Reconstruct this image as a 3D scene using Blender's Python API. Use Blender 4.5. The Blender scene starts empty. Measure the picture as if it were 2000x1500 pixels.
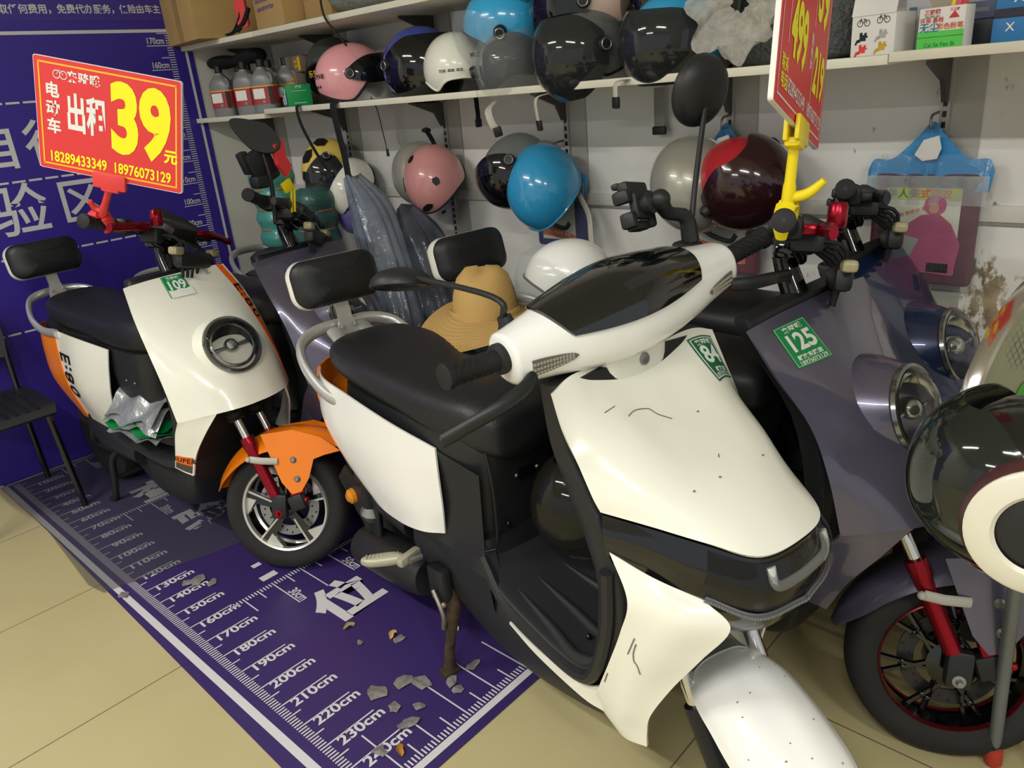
import bpy, bmesh, math, random
from math import sin, cos, pi, radians, sqrt
from mathutils import Vector, Matrix

random.seed(7)
scene = bpy.context.scene
COL = scene.collection

# ---------------------------------------------------------------- camera, world, lights, exposure
cd = bpy.data.cameras.new('camera'); cam = bpy.data.objects.new('camera', cd); COL.objects.link(cam)
cd.sensor_fit = 'HORIZONTAL'; cd.sensor_width = 36.0; cd.lens = 27.12; cd.clip_start = 0.02
cam.matrix_world = Matrix([[0.671354, 0.321855, -0.667603, -0.61241], [-0.73619, 0.185703, -0.650799, -3.64181], [-0.085487, 0.928398, 0.361619, 1.40975], [0, 0, 0, 1]])
scene.camera = cam
w = bpy.data.worlds.new('world'); scene.world = w; w.use_nodes = True
bg = w.node_tree.nodes['Background']; bg.inputs[0].default_value = (0.93, 0.96, 1.0, 1); bg.inputs[1].default_value = 0.62
scene.view_settings.view_transform = 'Standard'; scene.view_settings.look = 'None'
scene.view_settings.exposure = 0.0; scene.view_settings.gamma = 1.0; scene.view_settings.use_curve_mapping = False


def tube_light(name, x, y, z, length, power, along='y', color=(1.0, 0.985, 0.94)):
    l = bpy.data.lights.new(name, 'AREA'); l.shape = 'RECTANGLE'; l.size = 0.07; l.size_y = length; l.energy = power; l.color = color
    o = bpy.data.objects.new(name, l); COL.objects.link(o); o.location = (x, y, z)
    o.rotation_euler = (0, 0, 0 if along == 'y' else pi / 2)
    return o


for k, (x, y) in enumerate([(-1.5, -1.1), (-1.5, -3.6), (-3.6, -2.2), (-1.2, -5.6)]):
    tube_light('ceiling_tube', x, y, 2.78, 1.2, (44, 48, 60, 46)[k])

# ---------------------------------------------------------------- helpers


def lin(h):
    if isinstance(h, str):
        c = [int(h[i:i + 2], 16) / 255 for i in (0, 2, 4)]
        return tuple(x / 12.92 if x <= 0.04045 else ((x + 0.055) / 1.055) ** 2.4 for x in c) + (1,)
    return tuple(h) + (1,)


MATS = {}


def mat(name, col, rough=0.5, metal=0.0, coat=0.0, noise=0.0, nscale=30, bump=0.0, bscale=80, alpha=1.0, trans=0.0, ior=1.45, spec=0.5, emit=None):
    if name in MATS: return MATS[name]
    m = bpy.data.materials.new(name); m.use_nodes = True; nt = m.node_tree; b = nt.nodes['Principled BSDF']
    c = lin(col)
    b.inputs['Base Color'].default_value = c; b.inputs['Roughness'].default_value = rough; b.inputs['Metallic'].default_value = metal
    b.inputs['Coat Weight'].default_value = coat; b.inputs['Coat Roughness'].default_value = 0.04
    b.inputs['Alpha'].default_value = alpha; b.inputs['Transmission Weight'].default_value = trans; b.inputs['IOR'].default_value = ior
    b.inputs['Specular IOR Level'].default_value = spec
    tc = nt.nodes.new('ShaderNodeTexCoord')
    if noise:
        n = nt.nodes.new('ShaderNodeTexNoise'); n.inputs['Scale'].default_value = nscale; n.inputs['Detail'].default_value = 5
        r = nt.nodes.new('ShaderNodeMapRange'); r.inputs[1].default_value = 0.3; r.inputs[2].default_value = 0.7; r.inputs[3].default_value = 1 - noise; r.inputs[4].default_value = 1 + noise * 0.6
        x = nt.nodes.new('ShaderNodeMix'); x.data_type = 'RGBA'; x.blend_type = 'MULTIPLY'; x.inputs[0].default_value = 1
        nt.links.new(tc.outputs['Object'], n.inputs['Vector']); nt.links.new(n.outputs[0], r.inputs[0])
        x.inputs[6].default_value = c; nt.links.new(r.outputs[0], x.inputs[7]); nt.links.new(x.outputs[2], b.inputs['Base Color'])
    if bump:
        n2 = nt.nodes.new('ShaderNodeTexNoise'); n2.inputs['Scale'].default_value = bscale; n2.inputs['Detail'].default_value = 4
        bp = nt.nodes.new('ShaderNodeBump'); bp.inputs['Strength'].default_value = bump; bp.inputs['Distance'].default_value = 0.01
        nt.links.new(tc.outputs['Object'], n2.inputs['Vector']); nt.links.new(n2.outputs[0], bp.inputs['Height']); nt.links.new(bp.outputs[0], b.inputs['Normal'])
    if emit: b.inputs['Emission Color'].default_value = lin(emit); b.inputs['Emission Strength'].default_value = 1.0
    MATS[name] = m
    return m


def V(*a): return Vector(a)


def frame(z, xhint=None):
    z = Vector(z).normalized(); h = Vector(xhint) if xhint is not None else (Vector((0, 0, 1)) if abs(z.z) < 0.9 else Vector((1, 0, 0)))
    x = (h - z * h.dot(z)).normalized(); y = z.cross(x)
    return Matrix((x, y, z)).transposed()


def cr(p0, p1, p2, p3, t):
    return 0.5 * ((2 * p1) + (p2 - p0) * t + (2 * p0 - 5 * p1 + 4 * p2 - p3) * t * t + (3 * p1 - p0 - 3 * p2 + p3) * t * t * t)


def crl(pts, x):
    n = len(pts) - 1; i = min(int(x * n), n - 1) if x < 1 else n - 1; t = x * n - i
    g = lambda k: pts[k] if 0 <= k <= n else (2 * pts[0] - pts[1] if k < 0 else 2 * pts[n] - pts[n - 1])
    return cr(g(i - 1), g(i), g(i + 1), g(i + 2), t)


def spl(pts, n):
    pts = [Vector(p) for p in pts]
    return [crl(pts, k / n) for k in range(n + 1)]


class MB:
    def __init__(s): s.v = []; s.f = []; s.m = []; s.s = []

    def add(s, vs, fs, mi=0, sm=True, M=None):
        n = len(s.v)
        s.v += [(M @ Vector(p)) if M is not None else Vector(p) for p in vs]
        for f in fs: s.f.append([i + n for i in f]); s.m.append(mi); s.s.append(sm)
        return s

    def box(s, c, d, R=None, b=0.0, seg=2, mi=0):
        bm = bmesh.new(); bmesh.ops.create_cube(bm, size=1)
        for v in bm.verts: v.co = Vector((v.co.x * d[0], v.co.y * d[1], v.co.z * d[2]))
        if b: bmesh.ops.bevel(bm, geom=bm.edges[:] , offset=min(b, min(d) * 0.49), segments=seg, affect='EDGES', profile=0.5)
        bm.verts.index_update()
        M = Matrix.Translation(Vector(c)) @ (R.to_4x4() if R is not None else Matrix())
        s.add([v.co.copy() for v in bm.verts], [[v.index for v in f.verts] for f in bm.faces], mi, bool(b), M); bm.free()
        return s

    def loft(s, rings, c0=True, c1=True, mi=0, sm=True, closed=True):
        n = len(rings[0]); vs = [p for r in rings for p in r]; fs = []
        for i in range(len(rings) - 1):
            for j in range(n if closed else n - 1):
                k = (j + 1) % n
                fs.append([i * n + j, i * n + k, (i + 1) * n + k, (i + 1) * n + j])
        if c0: fs.append(list(range(n))[::-1])
        if c1: fs.append([(len(rings) - 1) * n + j for j in range(n)])
        return s.add(vs, fs, mi, sm)

    def tube(s, pts, r, seg=10, sub=0, mi=0, flat=1.0, up=None, caps=True):
        pts = [Vector(p) for p in pts]
        rr = list(r) if isinstance(r, (list, tuple)) else [r] * len(pts)
        if sub:
            n = (len(pts) - 1) * sub; R0 = [Vector((x, 0, 0)) for x in rr]
            rr = [crl(R0, k / n).x for k in range(n + 1)]; pts = spl(pts, n)
        rings = []; x = None
        for i, p in enumerate(pts):
            t = (pts[min(i + 1, len(pts) - 1)] - pts[max(i - 1, 0)])
            if t.length < 1e-9: t = Vector((0, 0, 1))
            t.normalize()
            if up is not None: x = Vector(up)
            if x is None: x = Vector((0, 0, 1)) if abs(t.z) < 0.9 else Vector((1, 0, 0))
            x = (x - t * x.dot(t)).normalized(); y = t.cross(x)
            rings.append([p + rr[i] * (cos(a) * x + flat * sin(a) * y) for a in [2 * pi * j / seg for j in range(seg)]])
        return s.loft(rings, caps, caps, mi)

    def cyl(s, a, b, r, seg=20, mi=0): return s.tube([a, b], r, seg, mi=mi)

    def lathe(s, prof, o=(0, 0, 0), ax=(0, 0, 1), seg=32, mi=0, sm=True, a0=0, a1=2 * pi, xh=None):
        F = frame(ax, xh); o = Vector(o); full = abs(a1 - a0 - 2 * pi) < 1e-6; n = seg if full else seg + 1
        rings = [[o + F @ Vector((r * cos(a0 + (a1 - a0) * j / seg), r * sin(a0 + (a1 - a0) * j / seg), h)) for j in range(n)] for r, h in prof]
        return s.loft(rings, False, False, mi, sm, full)

    def ell(s, c, d, seg=20, rin=12, R=None, mi=0):
        rings = []
        for i in range(rin + 1):
            a = pi * i / rin
            rings.append([Vector((d[0] * sin(a) * cos(2 * pi * j / seg), d[1] * sin(a) * sin(2 * pi * j / seg), d[2] * cos(a))) for j in range(seg)])
        M = Matrix.Translation(Vector(c)) @ (R.to_4x4() if R is not None else Matrix())
        vs = [M @ p for r in rings for p in r]; fs = [[i * seg + j, (i + 1) * seg + j, (i + 1) * seg + (j + 1) % seg, i * seg + (j + 1) % seg] for i in range(rin) for j in range(seg)]
        return s.add(vs, fs, mi)

    def prism(s, poly, th, M, mi=0, sm=False):
        n = len(poly); vs = [Vector((x, y, 0)) for x, y in poly] + [Vector((x, y, th)) for x, y in poly]
        fs = [list(range(n))[::-1], [n + i for i in range(n)]] + [[i, (i + 1) % n, n + (i + 1) % n, n + i] for i in range(n)]
        return s.add(vs, fs, mi, sm, M)

    def sloft(s, st, ax='y', n=24, sub=6, e=2.6, mi=0, cap=True):
        """superellipse loft: stations (pos, cx, cz, half_w, half_h[, exp]) along ax"""
        A = [Vector(q[:4]) if False else q for q in st]
        m = (len(A) - 1) * sub; rings = []
        for k in range(m + 1):
            x = k / m; vals = []
            for c in range(5):
                vals.append(crl([Vector((q[c], 0, 0)) for q in A], x).x)
            ex = crl([Vector((q[5] if len(q) > 5 else e, 0, 0)) for q in A], x).x
            p, cx, cz, hw, hh = vals; ring = []
            for j in range(n):
                a = 2 * pi * j / n; ca, sa = cos(a), sin(a)
                u = cx + max(hw, 0.001) * math.copysign(abs(ca) ** (2 / ex), ca); v = cz + max(hh, 0.001) * math.copysign(abs(sa) ** (2 / ex), sa)
                ring.append(Vector((u, p, v)) if ax == 'y' else (Vector((p, u, v)) if ax == 'x' else Vector((u, v, p))))
            rings.append(ring)
        return s.loft(rings, cap, cap, mi)

    def xf(s, M):
        s.v = [M @ p for p in s.v]; return s

    def build(s, name, mats, parent=None, label=None, cat=None, group=None, kind=None, auto=None):
        me = bpy.data.meshes.new(name); me.from_pydata([tuple(p) for p in s.v], [], s.f)
        for m in (mats if isinstance(mats, (list, tuple)) else [mats]): me.materials.append(m)
        me.polygons.foreach_set('material_index', s.m); me.polygons.foreach_set('use_smooth', s.s)
        bm = bmesh.new(); bm.from_mesh(me); bmesh.ops.recalc_face_normals(bm, faces=bm.faces[:]); bm.to_mesh(me); bm.free()
        if any(s.s):
            try: me.set_sharp_from_angle(angle=radians(auto or 38))
            except Exception: pass
        me.update()
        o = bpy.data.objects.new(name, me); COL.objects.link(o)
        if parent: o.parent = parent
        tag(o, label, cat, group, kind)
        return o


def tag(o, label=None, cat=None, group=None, kind=None):
    if label: o['label'] = label
    if cat: o['category'] = cat
    if group: o['group'] = group
    if kind: o['kind'] = kind
    return o


def thing(name, label, cat, loc=(0, 0, 0), rz=0.0, group=None, M=None):
    o = bpy.data.objects.new(name, None); COL.objects.link(o); o.empty_display_size = 0.05
    if M is not None: o.matrix_world = M
    else: o.location = loc; o.rotation_euler = (0, 0, rz)
    return tag(o, label, cat, group)


def kids(o): return [c for c in bpy.data.objects if c.parent == o]


def dup(o, M, label, parent=None):
    c = o.copy(); COL.objects.link(c)
    if parent: c.parent = parent
    else: c.matrix_world = M
    if label: c['label'] = label
    for ch in kids(o): dup(ch, None, None, c)
    return c


class Surf:
    """smooth sheet through a net of points; P(u across, v down)"""
    def __init__(s, rows): s.r = [[Vector(p) for p in r] for r in rows]

    def P(s, u, v):
        u = min(max(u, -0.2), 1.2); v = min(max(v, -0.2), 1.2)
        return crl([crl(r, u) for r in s.r], v)

    def N(s, u, v, e=0.004):
        a = s.P(min(u + e, 1), v) - s.P(max(u - e, 0), v); b = s.P(u, min(v + e, 1)) - s.P(u, max(v - e, 0))
        n = a.cross(b)
        return n.normalized() if n.length > 1e-12 else Vector((0, 0, 1))

    def mesh(s, mb, nu=24, nv=24, th=0.004, mi=0, flip=1, u0=0, u1=1, v0=0, v1=1, lift=0.0, mode=None):
        G = [[(u0 + (u1 - u0) * j / nu, v0 + (v1 - v0) * i / nv) for j in range(nu + 1)] for i in range(nv + 1)]
        A = [[s.P(*g) + s.N(*g) * lift * flip for g in r] for r in G]; B = [[A[i][j] - s.N(*G[i][j]) * th * flip for j in range(nu + 1)] for i in range(nv + 1)]
        w = nu + 1; vs = [p for r in A for p in r] + [p for r in B for p in r]; o = w * (nv + 1); fs = []
        for i in range(nv):
            for j in range(nu):
                q = [i * w + j, i * w + j + 1, (i + 1) * w + j + 1, (i + 1) * w + j]; fs += [q, [o + k for k in q[::-1]]]
        for i in range(nv):
            for j in (0, nu): a, b = i * w + j, (i + 1) * w + j; fs.append([a, b, o + b, o + a])
        for j in range(nu):
            for i in (0, nv): a, b = i * w + j, i * w + j + 1; fs.append([a, b, o + b, o + a])
        return mb.add(vs, fs, mi)

    def text(s, mb, txt, size, uv, du, dv, lift=0.0015, flip=1, mi=0, **k):
        """text at uv; one text unit along x moves du in (u,v), along y moves dv"""
        vs, fs = tmesh(txt, size, **k); out = []
        for x, y in vs:
            u = uv[0] + x * du[0] + y * dv[0]; v = uv[1] + x * du[1] + y * dv[1]
            out.append(s.P(u, v) + s.N(u, v) * lift * flip)
        return mb.add(out, fs, mi, False)


_T = {}


def tmesh(txt, size, bold=0.0, align='CENTER', sx=1.0, shear=0.0, sp=1.0, mono=None):
    key = (txt, bold, align, shear, sp)
    if key not in _T:
        c = bpy.data.curves.new('glyphs', 'FONT'); c.body = txt; c.size = 1; c.offset = bold; c.align_x = align; c.align_y = 'CENTER'; c.shear = shear; c.space_character = sp; c.resolution_u = 4
        o = bpy.data.objects.new('glyphs', c); COL.objects.link(o)
        dg = bpy.context.evaluated_depsgraph_get(); me = o.evaluated_get(dg).to_mesh()
        _T[key] = ([(p.co.x, p.co.y) for p in me.vertices], [list(p.vertices) for p in me.polygons])
        o.evaluated_get(dg).to_mesh_clear(); bpy.data.objects.remove(o); bpy.data.curves.remove(c)
    vs, fs = _T[key]
    return [(x * size * sx, y * size) for x, y in vs], fs


def text(mb, txt, size, o, x, y, mi=0, lift=0.0, **k):
    vs, fs = tmesh(txt, size, **k); o = Vector(o); x = Vector(x).normalized(); y = Vector(y).normalized(); n = x.cross(y)
    return mb.add([o + x * a + y * b + n * lift for a, b in vs], fs, mi, False)


def quad(mb, o, x, y, w, h, mi=0, lift=0.0):
    o = Vector(o); x = Vector(x).normalized(); y = Vector(y).normalized(); n = x.cross(y)
    return mb.add([o + x * a * w / 2 + y * b * h / 2 + n * lift for a, b in ((-1, -1), (1, -1), (1, 1), (-1, 1))], [[0, 1, 2, 3]], mi, False)


def rpoly(w, h, r, n=5):
    out = []
    for cx, cy, a0 in ((w / 2 - r, h / 2 - r, 0), (-w / 2 + r, h / 2 - r, 90), (-w / 2 + r, -h / 2 + r, 180), (w / 2 - r, -h / 2 + r, 270)):
        out += [(cx + r * cos(radians(a0 + 90 * k / n)), cy + r * sin(radians(a0 + 90 * k / n))) for k in range(n + 1)]
    return out


def basis(o, x, y):
    x = Vector(x).normalized(); y = Vector(y); y = (y - x * y.dot(x)).normalized(); z = x.cross(y)
    M = Matrix((x, y, z)).transposed().to_4x4(); M.translation = Vector(o)
    return M


# ---------------------------------------------------------------- materials
white_paint = mat('white_wall_paint', 'd2cfc6', 0.75, noise=0.03, nscale=4)
cream = mat('cream_white_gloss_plastic', 'ebebde', 0.22, coat=0.6, noise=0.015, nscale=6)
white_g = mat('white_gloss_plastic', 'eeeeea', 0.22, coat=0.5)
orange_g = mat('orange_gloss_plastic', 'f08010', 0.25, coat=0.5)
orange_d = mat('orange_decal', 'f06a14', 0.4)
black_p = mat('black_matte_plastic', '1d1f21', 0.45, bump=0.06, bscale=300)
black_g = mat('black_gloss_plastic', '0b0c0e', 0.12, coat=0.6)
black_r = mat('black_rubber', '17181a', 0.65)
tyre_m = mat('tyre_rubber', '1f1e1d', 0.78, noise=0.15, nscale=20)
leather = mat('black_seat_leather', '1c1d20', 0.40, bump=0.10, bscale=230)
leather2 = mat('black_smooth_leather', '17191b', 0.45, bump=0.08, bscale=220)
chrome = mat('chrome', 'd8d8d8', 0.12, 1.0)
silver = mat('silver_painted_metal', 'c3c3c0', 0.3, 0.55)
steel = mat('brushed_steel', '9a9a98', 0.4, 0.9)
red_an = mat('red_anodised_metal', '96182a', 0.25, 0.75)  # red lowered so the colour carries shade on the low fork parts
red_p = mat('red_plastic', 'dd3f3f', 0.4)
yellow_p = mat('yellow_plastic', 'f0d818', 0.35)
purple_g = mat('slate_purple_gloss_paint', '5f5b70', 0.28, 0.35, coat=0.8)
navy_g = mat('navy_blue_gloss_paint', '1c2c52', 0.28, 0.35, coat=0.8)
glass = mat('clear_lens', 'f4f6f6', 0.03, trans=1.0, ior=1.3)
lamp_in = mat('lamp_reflector', 'b9bcbe', 0.15, 0.9)
lamp_dk = mat('dark_lamp_bowl', '202326', 0.2, 0.5)
amber = mat('amber_plastic', 'd08410', 0.25, coat=0.4)
green_s = mat('green_sticker', '0f8748', 0.5)
white_s = mat('white_print', 'e6e6e0', 0.5)
yellow_s = mat('yellow_print', 'f7ee10', 0.5)
orange_s = mat('amber_print', 'f5b81e', 0.5)
red_s = mat('red_board', 'dc3838', 0.42)
black_s = mat('black_print', '121212', 0.5)
grey_s = mat('grey_print', '8b8b8b', 0.6)
blue_s = mat('blue_print', '2a62a8', 0.5)
gold_s = mat('gold_print', 'c7a02a', 0.5)
rust = mat('rusty_stand_metal', '4a3c2c', 0.7, 0.3, noise=0.5, nscale=40)
strap_b = mat('black_webbing', '141416', 0.8)
strap_g = mat('grey_webbing', 'b9b6aa', 0.8)
foam = mat('helmet_liner', '1c1d1f', 0.9)
# ---------------------------------------------------------------- setting
XW = 1.585; YW = 0.033


def nodes_mat(name, rough, fn):
    m = bpy.data.materials.new(name); m.use_nodes = True; nt = m.node_tree; b = nt.nodes['Principled BSDF']; b.inputs['Roughness'].default_value = rough
    N = lambda t, **k: node(nt, t, **k)
    fn(nt, b, N); return m


def node(nt, t, **k):
    n = nt.nodes.new('ShaderNode' + t)
    for a, v in k.items():
        if a[0] == 'i' and a[1:].isdigit(): n.inputs[int(a[1:])].default_value = v
        else: setattr(n, a, v)
    return n


def tile_fn(nt, b, N):
    tc = N('TexCoord'); sp = N('SeparateXYZ'); nt.links.new(tc.outputs['Object'], sp.inputs[0])
    def joint(out, off, step, wd):
        a = N('Math', operation='ADD', i1=off); nt.links.new(out, a.inputs[0])
        d = N('Math', operation='DIVIDE', i1=step); nt.links.new(a.outputs[0], d.inputs[0])
        f = N('Math', operation='FRACT'); nt.links.new(d.outputs[0], f.inputs[0])
        c = N('Math', operation='LESS_THAN', i1=wd / step); nt.links.new(f.outputs[0], c.inputs[0]); return c.outputs[0]
    mx = N('Math', operation='MAXIMUM'); nt.links.new(joint(sp.outputs[1], 1.1255, 0.612, 0.0035), mx.inputs[0]); nt.links.new(joint(sp.outputs[0], 1.0, 1.8, 0.0035), mx.inputs[1])
    n = N('TexNoise'); n.inputs['Scale'].default_value = 2.2; n.inputs['Detail'].default_value = 6; nt.links.new(tc.outputs['Object'], n.inputs['Vector'])
    r = N('ValToRGB'); r.color_ramp.elements[0].color = lin('afa376'); r.color_ramp.elements[1].color = lin('c4b98c'); nt.links.new(n.outputs[0], r.inputs[0])
    x = N('Mix', data_type='RGBA'); nt.links.new(mx.outputs[0], x.inputs[0]); nt.links.new(r.outputs[0], x.inputs[6]); x.inputs[7].default_value = lin('6d6248'); nt.links.new(x.outputs[2], b.inputs['Base Color'])


def wall_fn(nt, b, N):
    """white board paint; brown scuffs and flaking plaster towards the shop front"""
    tc = N('TexCoord'); sp = N('SeparateXYZ'); nt.links.new(tc.outputs['Object'], sp.inputs[0])
    mr = N('MapRange', i1=-2.35, i2=-2.95, i3=0.0, i4=1.0); nt.links.new(sp.outputs[1], mr.inputs[0])
    lo = N('MapRange', i1=1.05, i2=0.75, i3=0.0, i4=0.14); nt.links.new(sp.outputs[2], lo.inputs[0])
    mp = N('Mapping'); mp.inputs['Scale'].default_value = (1, 1.0, 0.55); mp.inputs['Rotation'].default_value = (0.6, 0, 0); nt.links.new(tc.outputs['Object'], mp.inputs[0])
    n = N('TexNoise'); n.inputs['Scale'].default_value = 17; n.inputs['Detail'].default_value = 7; n.inputs['Roughness'].default_value = 0.62; nt.links.new(mp.outputs[0], n.inputs['Vector'])
    th = N('Math', operation='MULTIPLY_ADD', i1=0.10, i2=-0.70); nt.links.new(mr.outputs[0], th.inputs[0])
    a = N('Math', operation='ADD'); nt.links.new(n.outputs[0], a.inputs[0]); nt.links.new(th.outputs[0], a.inputs[1])
    lm = N('Math', operation='MULTIPLY'); nt.links.new(lo.outputs[0], lm.inputs[0]); nt.links.new(mr.outputs[0], lm.inputs[1])
    a2 = N('Math', operation='ADD'); nt.links.new(a.outputs[0], a2.inputs[0]); nt.links.new(lm.outputs[0], a2.inputs[1])
    k = N('MapRange', i1=0.0, i2=0.05); nt.links.new(a2.outputs[0], k.inputs[0])
    n2 = N('TexNoise'); n2.inputs['Scale'].default_value = 9; n2.inputs['Detail'].default_value = 3; nt.links.new(tc.outputs['Object'], n2.inputs['Vector'])
    r = N('ValToRGB'); r.color_ramp.elements[0].color = lin('75644a'); r.color_ramp.elements[1].color = lin('b0a184'); r.color_ramp.elements[0].position = 0.4; r.color_ramp.elements[1].position = 0.6; nt.links.new(n2.outputs[0], r.inputs[0])
    x = N('Mix', data_type='RGBA'); nt.links.new(k.outputs[0], x.inputs[0]); x.inputs[6].default_value = lin('e2e0da'); nt.links.new(r.outputs[0], x.inputs[7]); nt.links.new(x.outputs[2], b.inputs['Base Color'])


def purple_fn(c0, c1, wear):
    def fn(nt, b, N):
        tc = N('TexCoord'); n = N('TexNoise'); n.inputs['Scale'].default_value = 13; n.inputs['Detail'].default_value = 8; n.inputs['Roughness'].default_value = 0.7; nt.links.new(tc.outputs['Object'], n.inputs['Vector'])
        k = N('MapRange', i1=wear, i2=wear + 0.05); nt.links.new(n.outputs[0], k.inputs[0])
        n2 = N('TexNoise'); n2.inputs['Scale'].default_value = 2; nt.links.new(tc.outputs['Object'], n2.inputs['Vector'])
        r = N('ValToRGB'); r.color_ramp.elements[0].color = lin(c0); r.color_ramp.elements[1].color = lin(c1); nt.links.new(n2.outputs[0], r.inputs[0])
        x = N('Mix', data_type='RGBA'); nt.links.new(k.outputs[0], x.inputs[0]); nt.links.new(r.outputs[0], x.inputs[6]); x.inputs[7].default_value = lin('6d6a6c'); nt.links.new(x.outputs[2], b.inputs['Base Color'])
    return fn


floor_m = nodes_mat('beige_floor_tile', 0.32, tile_fn)
wall_m = nodes_mat('scuffed_white_board', 0.7, wall_fn)
mat_m = nodes_mat('purple_floor_vinyl', 0.42, purple_fn('33245c', '3d2d68', 0.74))
pan_m = nodes_mat('purple_wall_vinyl', 0.38, purple_fn('35258c', '3a2a94', 0.95))
band_m = mat('lighter_purple_vinyl', '40338f', 0.4)
print_w = mat('greyish_white_print', 'cfcdd0', 0.55)

b = MB(); b.box((-1.0, -3.0, -0.05), (9, 9, 0.1)); b.build('floor', floor_m, kind='structure')
b = MB(); b.box((-1.0, -3.0, 2.87), (9, 9, 0.1)); b.build('ceiling', white_paint, kind='structure')
b = MB(); b.box((-1.6, YW + 0.05, 1.41), (6.4, 0.1, 2.82)); b.build('wall_left', white_paint, kind='structure')
b = MB(); b.box((XW + 0.05, -3.2, 1.41), (0.1, 6.4, 2.82)); b.build('wall_right', wall_m, kind='structure')
b = MB(); b.box((XW - 0.006, -2.3, 1.012), (0.012, 4.4, 0.04), b=0.003)
b.build('trim_1', white_paint, kind='structure')
b = MB(); b.box((XW - 0.004, -3.0, 0.99), (0.008, 3.0, 0.012)); b.build('trim_2', mat('grey_trim', '8e8c86', 0.6), kind='structure')

# ceiling tube fixtures
for k, (x, y) in enumerate([(-1.5, -1.1), (-1.5, -3.6), (-3.6, -2.2), (-1.2, -5.6)]):
    t = thing('ceiling_tube_fixture', 'white tube light fixture on the ceiling', 'light', (x, y, 2.82), group='ceiling tube lights')
    b = MB(); b.box((0, 0, -0.012), (0.09, 1.25, 0.022), b=0.004); b.build('housing', white_paint, t)

# wall banner
t = thing('wall_banner', 'purple vinyl banner with white writing, dashed lines and height ruler on the left wall', 'banner', (0, 0, 0))
b = MB(); b.box((0.0, YW - 0.002, 1.15), (2.52, 0.004, 2.3)); b.build('banner_sheet', pan_m, t)
b = MB(); b.box((0.0, YW - 0.0045, 2.05), (2.52, 0.001, 0.495)); b.build('header_band', band_m, t)
yb = YW - 0.0052
X, Y, Z = Vector((1, 0, 0)), Vector((0, 1, 0)), Vector((0, 0, 1))
b = MB()
quad(b, (-0.02, yb, 1.761), X, Z, 2.5, 0.013); quad(b, (1.2285, yb, 0.895), X, Z, 0.013, 1.73)
for z in (1.507, 1.21, 0.914, 0.612):
    for k in range(33): quad(b, (-1.1 + k * 0.0625, yb, z), X, Z, 0.05, 0.008)
b.build('border_line', print_w, t)
b = MB()
for z in range(10, 176):
    L = 0.028 if z % 5 else (0.062 if z % 10 else 0.118)
    quad(b, (1.172 - L / 2, yb, z / 100), X, Z, L, 0.0035)
    if z % 10 == 0: text(b, '%dcm' % z, 0.036, (1.054, yb, z / 100 + 0.019), X, Z, bold=0.02, align='LEFT', sx=0.85)
b.build('height_ruler', print_w, t)
b = MB()
text(b, '取任何费用，免费代办服务，保险由车主自愿购买', 0.0365, (0.508, yb, 1.845), X, Z, bold=0.02, align='LEFT', sx=0.98)
for ch, x, z, sz in (('自', 0.352, 1.336, 0.19), ('行', 0.555, 1.336, 0.19), ('验', 0.375, 1.085, 0.215), ('区', 0.617, 1.09, 0.195)):
    text(b, ch, sz, (x, yb, z + 0.0), X, Z, bold=0.012)
b.build('lettering', print_w, t)

# floor sticker
t = thing('floor_sticker', 'purple vinyl parking bay sticker with white centimetre rulers on the tiled floor', 'floor mat', (0, 0, 0))
b = MB(); b.prism([(-0.012, 0.028), (1.3, 0.028), (1.3, -2.556), (-0.078, -2.556)], 0.002, Matrix.Translation((0, 0, 0.0005))); b.build('sticker_sheet', mat_m, t)
zf = 0.0034
b = MB()
vs = [V(-0.002, 0.0, zf), V(-0.022, 0.0, zf), V(-0.036, -2.53, zf), V(-0.014, -2.53, zf)]; b.add(vs, [[0, 1, 2, 3]], 0, False)
quad(b, (0.63, -2.521, zf), X, Y, 1.3, 0.02); quad(b, (0.64, -0.003, zf), X, Y, 1.3, 0.012)
b.build('border_line', print_w, t)
b = MB()
for k in range(3, 250):
    L = 0.024 if k % 5 else (0.045 if k % 10 else 0.157); x0 = 0.0135
    quad(b, (x0 + L / 2, -k / 100, zf), X, Y, L, 0.0042)
    if k % 10 == 0: text(b, '%dcm' % k, 0.043, (0.186, -k / 100 - 0.018, zf), X, Y, bold=0.025, align='RIGHT', sx=1.12)
for v, sg in ((0.02, 1), (0.70, 1), (1.603, 1), (2.507, -1)):
    for k in range(4 if sg < 0 else 16, 112):
        L = 0.02 if k % 5 else (0.057 if k % 10 else (0.095 if k == 20 else 0.165)); x = 0.0102 * k
        quad(b, (x + (0.0 if sg > 0 else 0.0), -(v + sg * L / 2), zf), X, Y, 0.0042, L)
        if sg > 0 and k % 20 == 10 and k > 20: text(b, '%dcm' % k, 0.043, (x + 0.019, -(v + 0.125), zf), -Y, X, bold=0.02, sx=0.85)
b.build('floor_ruler', print_w, t)
b = MB()
for ch, x, y in (('查', 0.385, -0.63), ('验', 0.395, -1.005), ('位', 0.405, -1.878)): text(b, ch, 0.195, (x, y, zf), X, Y, bold=0.04)
quad(b, (0.33, -1.47, zf), X, Y, 0.03, 0.022); quad(b, (0.322, -1.56, zf), X, Y, 0.055, 0.03)
b.build('floor_lettering', print_w, t)

# clear film over the back of the sticker; its grey also holds scooter shade
film = mat('smoky_film_with_shade', '56555a', 0.25, alpha=0.42)
b = MB(); b.add([V(-0.03, 0.0, 0.0046), V(0.9, 0.0, 0.0046), V(0.9, -1.5, 0.0046), V(0.40, -1.305, 0.0046), V(-0.055, -1.19, 0.0046), V(-0.07, -1.1, 0.0046), V(-0.03, -0.6, 0.0046)], [[6, 5, 4, 3, 2, 1, 0]], 0, False)
o = b.build('plastic_film', film, None, 'sheet of smoky clear film with scooter shade in its tint stuck over the back of the purple floor sticker', 'film')

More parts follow.
